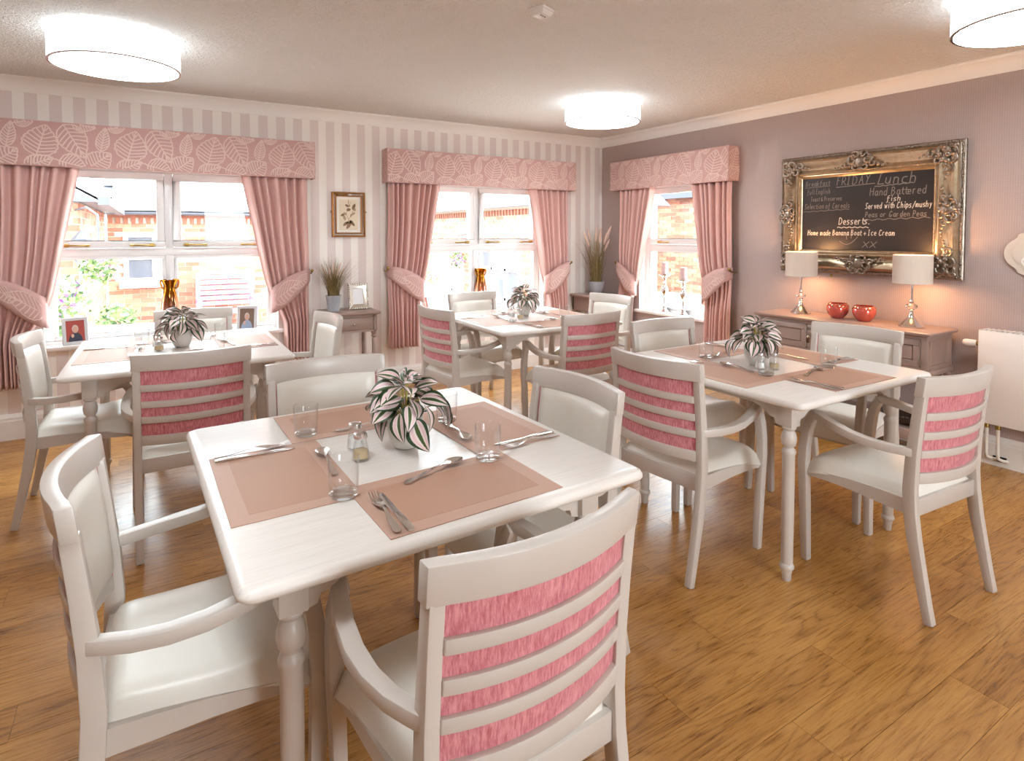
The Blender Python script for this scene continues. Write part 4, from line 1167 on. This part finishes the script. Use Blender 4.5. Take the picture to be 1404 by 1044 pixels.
for i in range(36):
    a = i * .1745; m.blob((.122 * math.cos(a), .122 * math.sin(a), .062), .009, 6, 4)
mk('woven_rim', m, plain('dark_wicker_rim', (60, 44, 36), .7), t, kind='stuff')
tag(mk('lamp_cable', MB().tube([(4.24, 1.70, .60), (4.235, 1.74, .45), (4.225, 1.80, .30), (4.235, 1.86, .22), (4.24, 1.90, .2)], .003, 6), 'plaster_white', smooth=60), 'white lamp cable hanging behind the sideboard', 'cable')

# ------------------------------------------------------------------ chalkboard
FW, FH = 1.232, .872
t = thing('chalkboard', 'black chalkboard menu in an ornate gilded silver frame', 'chalkboard', (XR - .002, 2.254, 1.087), R(-90))
# local x to the viewer's right (towards -Y), local -y into the room
fn = lambda x, z, d: (x, -d, z + FH / 2)
mk('frame_moulding', mitre(MB(), FW - .05, FH - .05, [(0, 0), (0, .028), (.010, .045), (.024, .052), (.034, .050), (.060, .034), (.085, .030), (.100, .036), (.108, .040), (.116, .036), (.120, .024), (.128, .026), (.140, .020), (.146, .012), (.146, 0)], fn), 'gold', t, smooth=30)
mk('outer_edge', mitre(MB(), FW, FH, [(0, 0), (0, .020), (.006, .026), (.014, .024), (.026, .030), (.026, 0)], fn), 'antique', t, smooth=30)
rnd = random.Random(4)
m = MB()
nX, nZ = 118, 84
for i in range(nX):
    for z in (.014, FH - .014): m.blob((-FW / 2 + .014 + (FW - .028) * i / (nX - 1), -.026, z + rnd.uniform(-.004, .004)), rnd.uniform(.006, .009), 6, 4, (1, .8, 1))
for i in range(nZ):
    for x in (-FW / 2 + .014, FW / 2 - .014): m.blob((x + rnd.uniform(-.004, .004), -.026, .014 + (FH - .028) * i / (nZ - 1)), rnd.uniform(.006, .009), 6, 4, (1, .8, 1))
mk('edge_beading', m, 'antique', t, smooth=60, kind='stuff')
m = MB()
for i in range(88):
    x = -.455 + .91 * i / 87
    for z in (FH / 2 - .298, FH / 2 + .298): m.blob((x, -.036, z), .006, 6, 4)
for i in range(58):
    z = FH / 2 - .295 + .59 * i / 57
    for x in (-.458, .458): m.blob((x, -.036, z), .006, 6, 4)
mk('inner_beading', m, 'gold', t, smooth=60, kind='stuff')
bd = mk('board', MB().box(-.452, .452, -.012, -.004, FH / 2 - .294, FH / 2 + .294), 'board', t)
def spiral(cx, cz, r0, turns, a0, sg, dep, n=22):
    pts = []
    for i in range(n + 1):
        q = i / n; r = r0 * (1 - .82 * q); a = a0 + sg * turns * 2 * math.pi * q
        pts.append((cx + r * math.cos(a), -dep - .010 * q, cz + r * math.sin(a)))
    return pts
def corner_orn():
    m = MB()
    for (cx, cz, r0, a0, sg, rad) in ((.035, .0, .042, 2.6, -1, .010), (0, .035, .042, -1.0, 1, .010), (.095, .012, .026, 3.1, 1, .007), (.012, .095, .026, -1.6, -1, .007), (.0, 0, .03, .8, 1, .010), (.06, .05, .026, -2.4, 1, .007)):
        pts = spiral(cx, cz, r0, 1.15, a0, sg, .052); m.tube(pts, [rad * (.55 + .45 * math.sin(math.pi * i / 22)) for i in range(23)], 7)
    for (x, z, r) in ((.02, .02, .016), (.055, .018, .013), (.018, .055, .013), (.13, .022, .010), (.022, .13, .010), (.15, .03, .007), (.03, .15, .007), (-.015, .03, .013), (.03, -.015, .013), (.075, .03, .011), (.03, .075, .011), (.11, .03, .010), (.03, .11, .010), (.045, .045, .014), (-.022, -.022, .014), (-.02, .005, .012), (.005, -.02, .012)):
        m.blob((x, -.056, z), r, 8, 5, (1, .8, 1))
    return m
def side_orn():
    m = MB()
    for s in (-1, 1):
        for (cx, cz, r0, a0, sg, rad) in ((.040, .004, .036, 2.4, -1, .009), (.075, -.018, .026, 1.2, 1, .007), (.022, .034, .026, -.6, 1, .008), (.028, -.034, .024, 2.8, 1, .007)):
            pts = [(s * x, y, z) for x, y, z in spiral(cx, cz, r0, 1.1, a0, sg, .055)]
            m.tube(pts, [rad * (.55 + .45 * math.sin(math.pi * i / 22)) for i in range(23)], 7)
        for x, z, r in ((.10, -.03, .011), (.125, -.036, .010), (.145, -.034, .006), (.05, .028, .010), (.06, -.03, .009)): m.blob((s * x, -.056, z), r, 8, 5, (1, .8, 1))
    m.blob((0, -.052, -.006), .034, 14, 8, (1, .55, 1.1)); m.blob((0, -.056, .046), .014, 8, 5); m.blob((0, -.056, -.046), .012, 8, 5)
    return m
for sx in (-1, 1):
    for sz in (-1, 1):
        m = corner_orn(); m.xform(Matrix.Translation((sx * (FW / 2 - .062), 0, FH / 2 + sz * (FH / 2 - .062))) @ Matrix.Diagonal((-sx * 1.2, 1, -sz * 1.2, 1)))
        if sx * sz > 0: pass
        mk('corner_ornament', m, 'antique', t, smooth=60)
for sz in (-1, 1):
    m = side_orn(); m.xform(Matrix.Translation((0, 0, FH / 2 + sz * (FH / 2 - .072))) @ Matrix.Diagonal((1.2, 1, sz * 1.2, 1))); mk('side_ornament', m, 'antique', t, smooth=60)
for sx in (-1, 1):
    m = side_orn(); m.xform(Matrix.Translation((sx * (FW / 2 - .072), 0, FH / 2)) @ Matrix.Rotation(R(90) * sx, 4, 'Y') @ Matrix.Diagonal((1.1, 1, 1.1, 1))); mk('side_ornament', m, 'antique', t, smooth=60)
GL = {'a': '36 16 05 03 12 22 34 36|36 33 42', 'b': '09 02 22 33 35 26 05', 'c': '36 16 05 03 12 32', 'd': '36 16 05 03 12 22 34|39 32', 'e': '04 34 35 26 16 05 03 12 32', 'f': '39 29 18 11 00|06 36',
      'g': '36 16 05 03 12 32 36|36 31 20 10', 'h': '09 02|05 16 26 35 32', 'i': '16 12|18 18.', 'k': '09 02|36 04 32', 'l': '19 13 22', 'm': '06 02|05 15 16 22|25 36 45 42', 'n': '06 02|05 16 26 35 32', 'o': '16 05 03 12 22 33 35 26 16',
      'p': '06 00|05 16 26 35 33 22 02', 'r': '06 02|05 16 26', 's': '36 16 05 14 24 33 22 02', 't': '18 13 22 32|06 36', 'u': '06 03 12 22 34|36 32', 'v': '06 22 36', 'w': '06 12 25 32 46', 'y': '06 22|36 10',
      'A': '02 29 42|15 35', 'B': '02 09 29 38 26 06|26 44 33 22 02', 'C': '48 29 18 04 12 32 43', 'D': '02 09 29 47 44 22 02', 'E': '39 09 02 32|06 26', 'F': '39 19 08 02|06 26', 'G': '48 29 18 04 12 32 44 24', 'H': '09 02|49 42|06 46', 'I': '09 29|19 12|02 22',
      'L': '29 19 18 02 42', 'P': '02 09 29 38 36 25 05', 'R': '02 09 29 38 36 25 05|15 42', 'S': '48 29 18 16 34 33 22 02', 'T': '09 49|29 22', 'Y': '09 26 49|26 12', 'X': '09 42|49 02', '&': '42 07 18 27 04 12 32 44', '/': '01 49', '+': '04 44|26 22', '.': '02 12', ' ': ''}
def text_lines(s, u0, u1, v, h, wob=.12):
    """handwritten line: u along the board 0..1, v = baseline from the top 0..1, h = capital height (board heights)"""
    rnd = random.Random(s); adv = [2.6 if c == ' ' else (3.0 if c in 'ilt.' else (5.4 if c in 'mwABCDGHT' else 4.4)) for c in s]
    tot = sum(adv); x = 0; out = []
    for c, a in zip(s, adv):
        dx, dy = rnd.uniform(-wob, wob) * 2, rnd.uniform(-wob, wob) * 3
        for st in GL.get(c, '').split('|'):
            pts = []
            for p in st.split():
                px, py = int(p[0]), int(p[1]) - 2 + (.6 if p.endswith('.') else 0)
                pts.append(((x + (px + dx + rnd.uniform(-wob, wob)) * .82 + py * .12) / tot, (py + dy * .4 + rnd.uniform(-wob, wob)) / 7))
            if len(pts) > 1: out.append([(u0 + (u1 - u0) * q, 1 - v + h * w) for q, w in pts])
        x += a
    return out
def board_map(u, v): return (-.452 + .904 * u, -.0128, FH / 2 - .294 + .588 * v)
def write(lines, mat, width, nm='chalk_writing'):
    m = MB(); fl = []
    strokes_to(m, [[((-.452 + .904 * u), (.588 * v)) for u, v in ln] for ln in lines], width, lambda x, y: (x, -.0128, FH / 2 - .294 + y))
    mk(nm, m, mat, bd)
def uline(u0, u1, v, wavy=0, slope=.01):
    n = 24; return [(u0 + (u1 - u0) * i / n, 1 - v + slope * i / n + wavy * math.sin(i * 1.5)) for i in range(n + 1)]
W1, W2 = .0042, .0032
write(text_lines('Breakfast', .035, .245, .145, .060) + [uline(.03, .24, .165)], 'chalk_dim', W1)
write(text_lines('FRIDAY', .30, .56, .155, .098) + [uline(.295, .59, .18, 0, .02)], 'chalk_dim', .0055)
write(text_lines('Lunch', .61, .89, .175, .118) + [uline(.59, .86, .20, .004, .02)], 'chalk_dim', .0062)
write(text_lines('full English', .05, .25, .25, .065), 'chalk_dim', W2)
write(text_lines('Toast & Preserves', .08, .345, .34, .055), 'chalk_dim', W2)
write(text_lines('Selection of Cereals', .03, .41, .435, .065) + [uline(.02, .40, .472, .004, .02)], 'chalk_dim', W2)
write(text_lines('Hand Battered', .555, .95, .305, .088), 'chalk_dim', .0048)
write(text_lines('fish', .68, .78, .375, .060), 'chalk', .0045)
write(text_lines('Served with Chips/mushy', .525, .985, .455, .066), 'chalk', .0048)
write(text_lines('Peas or Garden Peas', .525, .955, .555, .062) + [uline(.52, .97, .59, .008, .02)], 'chalk_dim', W1)
write(text_lines('Desserts.', .32, .57, .635, .080) + [uline(.31, .55, .675, .006, .0)], 'chalk', .0052)
write(text_lines('Home made Banana Boat + Ice Cream', .06, .745, .77, .064), 'chalk', .0042)
sm = [(.33 + .14 * i / 12, .165 - .055 * math.sin(math.pi * min(1, i / 12 * .92 + .06)) + .05 * (i / 12) ** 2) for i in range(13)]
write([sm, [(.382, .235), (.386, .18)], [(.425, .25), (.42, .20), (.423, .195)]], 'chalk_dim', W1)
write(text_lines('XX', .505, .62, .915, .07), 'chalk_dim', W1)
mk('wall_hook', MB().blob((-.21, -.012, -.018), .010), 'brass', t, smooth=60)

# ------------------------------------------------------------------ wall plaque, radiator
t = thing('wall_plaque', 'cream scalloped wall plaque cut by the photo edge', 'plaque', (XR - .001, 1.225, 1.262), R(-90))
def plaque_pts(sc, n=12):
    q = []
    for k in range(n + 1): a = R(118 + 124 * k / n); q.append((-.125 + .09 * math.cos(a), .09 * math.sin(a)))          # round end lobe
    q += [(-.155, -.092), (-.148, -.112)]
    for k in range(n + 1): a = R(215 + 110 * k / n); q.append((.155 * math.cos(a) * .92, -.062 + .105 * math.sin(a)))
    q += [(.148, -.112), (.155, -.092)]
    for k in range(n + 1): a = R(-62 + 124 * k / n); q.append((.125 + .09 * math.cos(a), .09 * math.sin(a)))
    q += [(.155, .092), (.148, .112)]
    for k in range(n + 1): a = R(35 + 110 * k / n); q.append((.155 * math.cos(a) * .92, .062 + .105 * math.sin(a)))
    q += [(-.148, .112), (-.155, .092)]
    return [(x * sc, y * sc) for x, y in q]
mk('plaque_board', MB().prism(plaque_pts(1), lambda u, v: (u, 0, v), lambda u, v: (u, -.016, v)), 'plaque', t)
mk('plaque_raised_field', MB().prism(plaque_pts(.80), lambda u, v: (u, -.016, v), lambda u, v: (u, -.022, v)), 'plaque', t)
mk('painted_mark', MB().rings([[(-.105 + r * math.cos(a), -.0225 - q, -.045 + r * math.sin(a)) for r, q in ((.026, 0), (.026, .002), (.019, .002), (.019, 0))] for a in [2 * math.pi * i / 24 for i in range(25)]], cap=False), 'plaster_white', t)
mk('painted_mark', MB().blob((-.095, -.023, .045), .018, 12, 6, (1, .15, 1.2)), 'plaster_white', t)
t = thing('radiator', 'white panel radiator on the mauve wall', 'radiator', (XR, 1.0, 0), R(-90))
# local x towards -Y
mk('radiator_panel', MB().box(-.51, .60, -.132, -.095, .268, .812), 'radiator', t, bevel=0.006)
mk('radiator_panel', MB().box(-.51, .60, -.062, -.04, .268, .812), 'radiator', t, bevel=0.006)
mk('side_cover', MB().box(-.512, -.505, -.128, -.042, .275, .808), 'radiator', t)
g = mk('top_grille', MB().box(-.51, .60, -.13, -.042, .806, .812), 'radiator', t)
for i in range(44):
    x = -.495 + i * .0248
    mk('grille_slot', MB().box(x, x + .014, -.122, -.05, .8122, .8175), 'radiator', g)
mk('wall_bracket', MB().box(-.40, -.37, -.04, -.001, .3, .78), 'radiator', t)
mk('wall_bracket', MB().box(.40, .43, -.04, -.001, .3, .78), 'radiator', t)
v_ = mk('valve_stub', MB().tube([(-.512, -.085, .722), (-.54, -.085, .722)], .012, 12), 'brass', t, smooth=40)
mk('thermostat_head', MB().lathe([(0, 0), (.018, 0), (.021, .01), (.021, .05), (.018, .064), (.014, .068), (0, .068)], 16).xform(Matrix.Translation((-.535, -.085, .722)) @ Matrix.Rotation(R(-90), 4, 'Y')), 'plaster_white', v_, smooth=40)
for dx in (0, .055):
    p = mk('pipe', MB().tube([(-.475 + dx, -.08, .25), (-.475 + dx, -.08, .09), (-.472 + dx, -.075, .06), (-.455 + dx, -.06, .05), (-.44 + dx, -.035, .045)], .009, 10), 'pipe', t, smooth=60)
    mk('pipe_union', MB().lathe([(0, .235), (.014, .235), (.014, .262), (.010, .268), (0, .268)], 12, (-.475 + dx, -.08, 0)), 'brass', p, smooth=40)
mk('pipe_plate', MB().box(-.46, -.395, -.027, -.022, .03, .06), 'black', t)

# ------------------------------------------------------------------ courtyard outside
GZ = -0.40
struct('courtyard_ground', MB().box(-14, 20, YB + .25, 30, GZ - .2, GZ), 'paving')
struct('side_ground', MB().box(XR + .25, 20, -10, YB + .25, GZ - .2, GZ), 'paving')
struct('rear_ground', MB().box(-14, XR + .25, -16, YF - .25, GZ - .2, GZ), 'paving')
def set_tone(o, tones):
    me = o.data; a = me.attributes.new('tone', 'FLOAT', 'FACE')
    a.data.foreach_set('value', tones)
def bricks(parent, axis, c, a0, a1, z0, z1, face, holes=(), seed=1):
    """running-bond bricks on the wall plane; axis 'x' = wall runs along x at y=c, face = outward sign"""
    rnd = random.Random(seed); m = MB(); tones = []
    bl, bh, mo = .215, .065, .010; row = 0; z = z0
    while z < z1:
        a = a0 - (.1125 if row % 2 else 0)
        while a < a1:
            s, e = max(a, a0), min(a + bl, a1); zt = min(z + bh, z1)
            if e - s > .03 and not any(h[0] < (s + e) / 2 < h[1] and h[2] < z + bh / 2 < h[3] for h in holes):
                d0, d1 = c, c + face * (.010 + rnd.uniform(-.002, .002))
                if axis == 'x': m.box(s, e, min(d0, d1), max(d0, d1), z, zt)
                else: m.box(min(d0, d1), max(d0, d1), s, e, z, zt)
                tones += [rnd.random()] * 6
            a += bl + mo
        z += bh + mo; row += 1
    o = mk('brickwork', m, 'brick', parent, kind='stuff'); set_tone(o, tones); return o
def slates(parent, P0, du, dv, nu, nv, seed, clip=None):
    """rows of slates on a sloping plane: P0 eave corner, du along eave, dv up the slope (one slate each)"""
    rnd = random.Random(seed); m = MB(); tones = []; P0, du, dv = Vector(P0), Vector(du), Vector(dv); nrm = du.cross(dv).normalized()
    if nrm.z < 0: nrm = -nrm
    for j in range(nv):
        for i in range(nu):
            u = i + (.5 if j % 2 else 0)
            if clip and not clip(u / nu, j / nv): continue
            q = [P0 + du * (u + .01) + dv * j, P0 + du * (u + .99) + dv * j, P0 + du * (u + .99) + dv * (j + 1.15), P0 + du * (u + .01) + dv * (j + 1.15)]
            lift = nrm * (.016 + rnd.uniform(0, .004)); low = nrm * .002
            v = [q[0] + low, q[1] + low, q[2], q[3], q[0] + lift, q[1] + lift, q[2] + low, q[3] + low]
            m.add(v, [(4, 5, 6, 7), (0, 1, 5, 4), (1, 2, 6, 5), (3, 0, 4, 7)]); tones += [rnd.random()] * 4
    o = mk('roof_slates', m, 'slate', parent, kind='stuff'); set_tone(o, tones); return o
def far_window(parent, axis, c, a0, a1, z0, z1, face, cols, rows, door=False):
    d0, d1 = c - face * .02, c + face * .05
    def bx(m, s, e, za, zb, lo=d0, hi=d1):
        if axis == 'x': m.box(s, e, min(lo, hi), max(lo, hi), za, zb)
        else: m.box(min(lo, hi), max(lo, hi), s, e, za, zb)
    m = MB(); w = .07
    bx(m, a0, a1, z0, z0 + w); bx(m, a0, a1, z1 - w, z1); bx(m, a0, a0 + w, z0 + w, z1 - w); bx(m, a1 - w, a1, z0 + w, z1 - w)
    for i in range(1, cols): x = a0 + (a1 - a0) * i / cols; bx(m, x - .04, x + .04, z0 + w, z1 - w)
    for i in range(1, rows): z = z0 + (z1 - z0) * i / rows; bx(m, a0 + w, a1 - w, z - .03, z + .03)
    o = mk('french_door' if door else 'window', m, 'upvc', parent)
    for i in range(cols):
        for j in range(rows):
            s = a0 + (a1 - a0) * i / cols + .05; e = a0 + (a1 - a0) * (i + 1) / cols - .05
            za = z0 + (z1 - z0) * j / rows + .04; zb = z0 + (z1 - z0) * (j + 1) / rows - .04
            p = MB(); bx(p, s, e, za, zb, c, c + face * .02); mk('pane', p, 'darkglass', o)
    if not door:
        p = MB(); bx(p, a0 - .06, a1 + .06, z0 - .09, z0 - .002, c, c + face * .12); mk('sill', p, 'upvc', o)
# block across the courtyard (long side faces the portrait window)
fy = 11.8; EZ = 1.70
t = thing('courtyard_building', 'brick building with grey slate roof across the courtyard', 'building', (0, 0, 0))
mk('wall', MB().box(-.62, 2.6, fy, fy + 4, GZ, EZ), 'mortar', t)
bricks(t, 'x', fy, -.62, 2.6, GZ, EZ - .16, -1, [(-.42, .10, .52, 1.40)], 1)
m = MB()
for i in range(30): m.box(-.60 + i * .108, -.60 + i * .108 + .06, fy - .045, fy, EZ - .16, EZ - .06)
mk('dentil_course', m, 'brick', t, kind='stuff')
mk('eaves_band', MB().box(-.62, 2.6, fy - .05, fy, EZ - .06, EZ), 'brick', t)
mk('gutter', MB().rings([[(x, fy - .20 + .06 * math.cos(a), EZ + .03 + .05 * math.sin(a)) for a in [math.pi + math.pi * k / 8 for k in range(9)]] for x in (-.7, 2.75)]), 'gutter', t)
far_window(t, 'x', fy, -.40, .08, .55, 1.38, -1, 1, 2)
roofp = MB(); roofp.add([(-.7, fy - .16, EZ + .03), (2.75, fy - .16, EZ + .03), (1.0, fy + 2.9, EZ + 1.75), (-.7, fy + 2.9, EZ + 1.75)], [(0, 1, 2, 3)]); roofp.add([(2.75, fy - .16, EZ + .03), (2.75, fy + 5, EZ + .03), (1.0, fy + 2.9, EZ + 1.75)], [(0, 1, 2)])
mk('roof', roofp, 'gutter', t)
slates(t, (-.7, fy - .18, EZ + .05), (.30, 0, 0), (0, .20, .1135), 12, 16, 3, lambda u, v: u < 1.0 - v * .50)
# wing on the flower-bush side
t = thing('courtyard_wing', 'pale brick wing behind the flower bush', 'building', (0, 0, 0))
mk('wall', MB().box(-4.5, -.64, 7.6, 11.5, GZ, EZ), 'mortar', t)
bricks(t, 'y', -.64, 7.6, 11.5, GZ, EZ, 1, [], 5)
bricks(t, 'x', 7.6, -4.4, -.64, GZ, EZ, -1, [(-2.6, -1.2, .4, 1.5)], 6)
far_window(t, 'x', 7.6, -2.6, -1.2, .4, 1.5, -1, 2, 2)
mk('roof', MB().rings([[(-4.7, y, EZ), (-.46, y, EZ), (-2.6, y, EZ + 1.3)] for y in (7.4, 11.52)]), 'gutter', t)
slates(t, (-.42, 7.4, EZ + .02), (0, .3, 0), (-.22, 0, .134), 13, 10, 8)
mk('gutter', MB().box(-.46, -.36, 7.4, 11.52, EZ - .03, EZ + .05), 'gutter', t)
# wing seen through the rear window
wx = 5.55; WZ = 1.86
t = thing('garden_wing', 'brick wing with white french doors seen through the rear window', 'building', (0, 0, 0))
mk('wall', MB().box(wx, 7.7, 7.7, 16, GZ, WZ), 'mortar', t)
bricks(t, 'y', wx, 7.7, 15.5, GZ, WZ - .16, -1, [(11.0, 12.4, GZ, 1.25), (8.75, 10.25, GZ, 1.25)], 9)
bricks(t, 'x', 7.7, wx, 7.7, GZ, WZ, -1, [], 10)
m = MB()
for i in range(72): m.box(wx - .045, wx, 7.7 + i * .108, 7.76 + i * .108, WZ - .16, WZ - .06)
mk('dentil_course', m, 'brick', t, kind='stuff')
mk('gutter', MB().box(wx - .24, wx - .12, 7.5, 15.6, WZ - .02, WZ + .07), 'gutter', t)
far_window(t, 'y', wx, 11.0, 12.4, GZ + .02, 1.25, -1, 3, 3, True)
far_window(t, 'y', wx, 8.75, 10.25, GZ + .02, 1.25, -1, 3, 3, True)
mk('roof', MB().rings([[(wx - .2, y, WZ), (7.9, y, WZ), (6.6, y, WZ + .95)] for y in (7.5, 15.6)]), 'gutter', t)
slates(t, (wx - .22, 7.5, WZ + .03), (0, .3, 0), (.2, 0, .135), 27, 7, 12)
# wall seen through the candlestick window
t = thing('brick_annexe', 'brick annexe with dark gutter seen through the candlestick window', 'building', (0, 0, 0))
mk('wall', MB().box(9.0, 9.4, 5.0, 15, GZ, 2.12), 'mortar', t)
bricks(t, 'y', 9.0, 6.5, 11.0, .0, 2.12, -1, [], 13)
mk('gutter', MB().box(8.78, 8.98, 5.0, 15, 2.06, 2.22), 'gutter', t)
mk('roof', MB().rings([[(8.8, y, 2.2), (12.5, y, 3.6), (12.5, y, 2.2)] for y in (5.0, 15.0)]), 'slate', t)
t = thing('storage_box', 'grey garden storage box outside the candlestick window', 'box', (6.35, 6.2, GZ), R(10))
mk('box_body', MB().box(-.55, .55, -.35, .35, 0, .78), 'greybox', t, bevel=.01)
mk('box_lid', MB().box(-.6, .6, -.4, .4, .78, .86), 'plaster_white', t, bevel=.01)
# bench
t = thing('garden_bench', 'lilac slatted garden bench against the courtyard brick wall', 'bench', (1.10, fy - .52, GZ), R(0))
bw2 = .43
for s in (-1, 1):
    mk('leg', MB().box(s * bw2 - .03, s * bw2 + .03, -.28, -.22, 0, .62), 'bench', t); mk('leg', MB().box(s * bw2 - .03, s * bw2 + .03, .20, .26, 0, 1.08), 'bench', t)
    mk('armrest', MB().box(s * bw2 - .035, s * bw2 + .035, -.32, .22, .62, .66), 'bench', t)
for i in range(5): mk('seat_slat', MB().box(-bw2, bw2, -.28 + i * .095, -.20 + i * .095, .42, .45), 'bench', t)
for i in range(6): mk('back_slat', MB().box(-bw2 + .03, bw2 - .03, .205, .23, .52 + i * .092, .585 + i * .092), 'bench', t)
mk('back_rail', MB().box(-bw2 + .03, bw2 - .03, .20, .235, 1.07, 1.13), 'bench', t)
# planter chair in lilac with shrub
t = thing('planter_bench', 'lilac garden planter holding a yellow-green shrub', 'planter', (-0.30, 7.15, GZ + .14), R(-6))
for sx in (-1, 1):
    for sy in (-1, 1): mk('leg', MB().box(sx * .40 - .03, sx * .40 + .03, sy * .22 - .03, sy * .22 + .03, 0, .72 if sy < 0 else 1.0), 'bench', t)
for i in range(6): mk('slat', MB().box(-.40 + i * .14, -.32 + i * .14, -.25, .25, .38, .42), 'bench', t)
mk('rail', MB().box(-.43, .43, -.26, -.20, .68, .74), 'bench', t)
mk('grey_pot', MB().lathe([(0, .43), (.15, .43), (.20, .66), (.18, .66), (0, .6)], 20, (.1, 0, 0)), 'greybox', t, smooth=40)
def shrub(name, label, cat, loc, r, n, cols, seed, sq=1.0, parent=None, z=0):
    root = parent or thing(name, label, cat, loc)
    rnd = random.Random(seed)
    ms = {c: MB() for c in cols}
    for i in range(n):
        c = cols[min(len(cols) - 1, int(rnd.random() ** 1.6 * len(cols)))]
        a = rnd.uniform(0, 6.283); u = rnd.uniform(-1, 1); q = r * rnd.uniform(.55, 1.0)
        p = Vector((q * math.sqrt(1 - u * u) * math.cos(a), q * math.sqrt(1 - u * u) * math.sin(a), q * u * sq + z))
        s = rnd.uniform(.022, .045); e = Vector((rnd.uniform(-1, 1), rnd.uniform(-1, 1), rnd.uniform(-.6, 1))).normalized(); f = e.orthogonal().normalized()
        ms[c].add([p - e * s, p + f * s * .55, p + e * s, p - f * s * .55], [(0, 1, 2, 3)])
    for c, m in ms.items():
        if m.f: mk('foliage' if 'green' in c else 'blossom', m, c, root, kind='stuff')
    return root
shrub('shrub', '', '', None, .19, 200, ['green', 'green2'], 31, .8, t, .78)
t = shrub('flower_bush', 'bush with purple and pink flowers outside the portrait window', 'bush', (-0.72, 6.55, .74), .27, 620, ['green', 'green2', 'green', 'purple', 'pinkpetal', 'white'], 32, 1.1)
mk('bush_stem', MB().tube([(0, 0, GZ - .72), (.02, 0, -.3), (0, 0, 0)], .03, 8), 'green2', t)
t = shrub('hanging_basket', 'hanging basket of trailing flowers by the lamp post', 'basket', (-0.45, 7.18, 1.06), .17, 380, ['green', 'green2', 'green', 'white', 'pinkpetal'], 33, 1.2)
mk('basket_bracket', MB().tube([(0, 0, .1), (0, 0, .50), (-.1, .15, .58), (-.22, .43, .56)], .012, 6), 'gutter', t)
t = thing('lamp_post', 'white garden lamp post with lantern beside the hanging basket', 'lamp', (-.61, 7.5, GZ))
mk('post', MB().lathe([(0, 0), (.05, 0), (.05, .2), (.03, .25), (.03, 1.42), (.05, 1.48), (0, 1.48)], 14), 'white', t, smooth=40)
mk('lantern', MB().lathe([(0, 1.48), (.06, 1.48), (.09, 1.72), (0, 1.82)], 6), 'gutter', t)
t = shrub('hanging_basket', 'basket of red flowers on the wing between the french doors', 'basket', (wx - .34, 10.62, .92), .19, 380, ['green', 'redpetal', 'green2', 'purple'], 34, 1.3)
mk('basket_bracket', MB().tube([(0, 0, .2), (0, 0, .4), (.28, 0, .45)], .012, 6), 'gutter', t)
t = thing('flower_trough', 'grey trough of pink flowers outside the rear window', 'planter', (4.55, 10.55, GZ))
mk('trough', MB().rings([[(-.22, -.18, .45), (.22, -.18, .45), (.22, .18, .45), (-.22, .18, .45)], [(-.28, -.22, .82), (.28, -.22, .82), (.28, .22, .82), (-.28, .22, .82)]]), 'greybox', t)
mk('stand', MB().box(-.2, .2, -.16, .16, 0, .45), 'white', t)
shrub('shrub', '', '', None, .28, 300, ['green', 'pinkpetal', 'redpetal', 'green2'], 35, .6, t, .92)
bpy.context.view_layer.update()
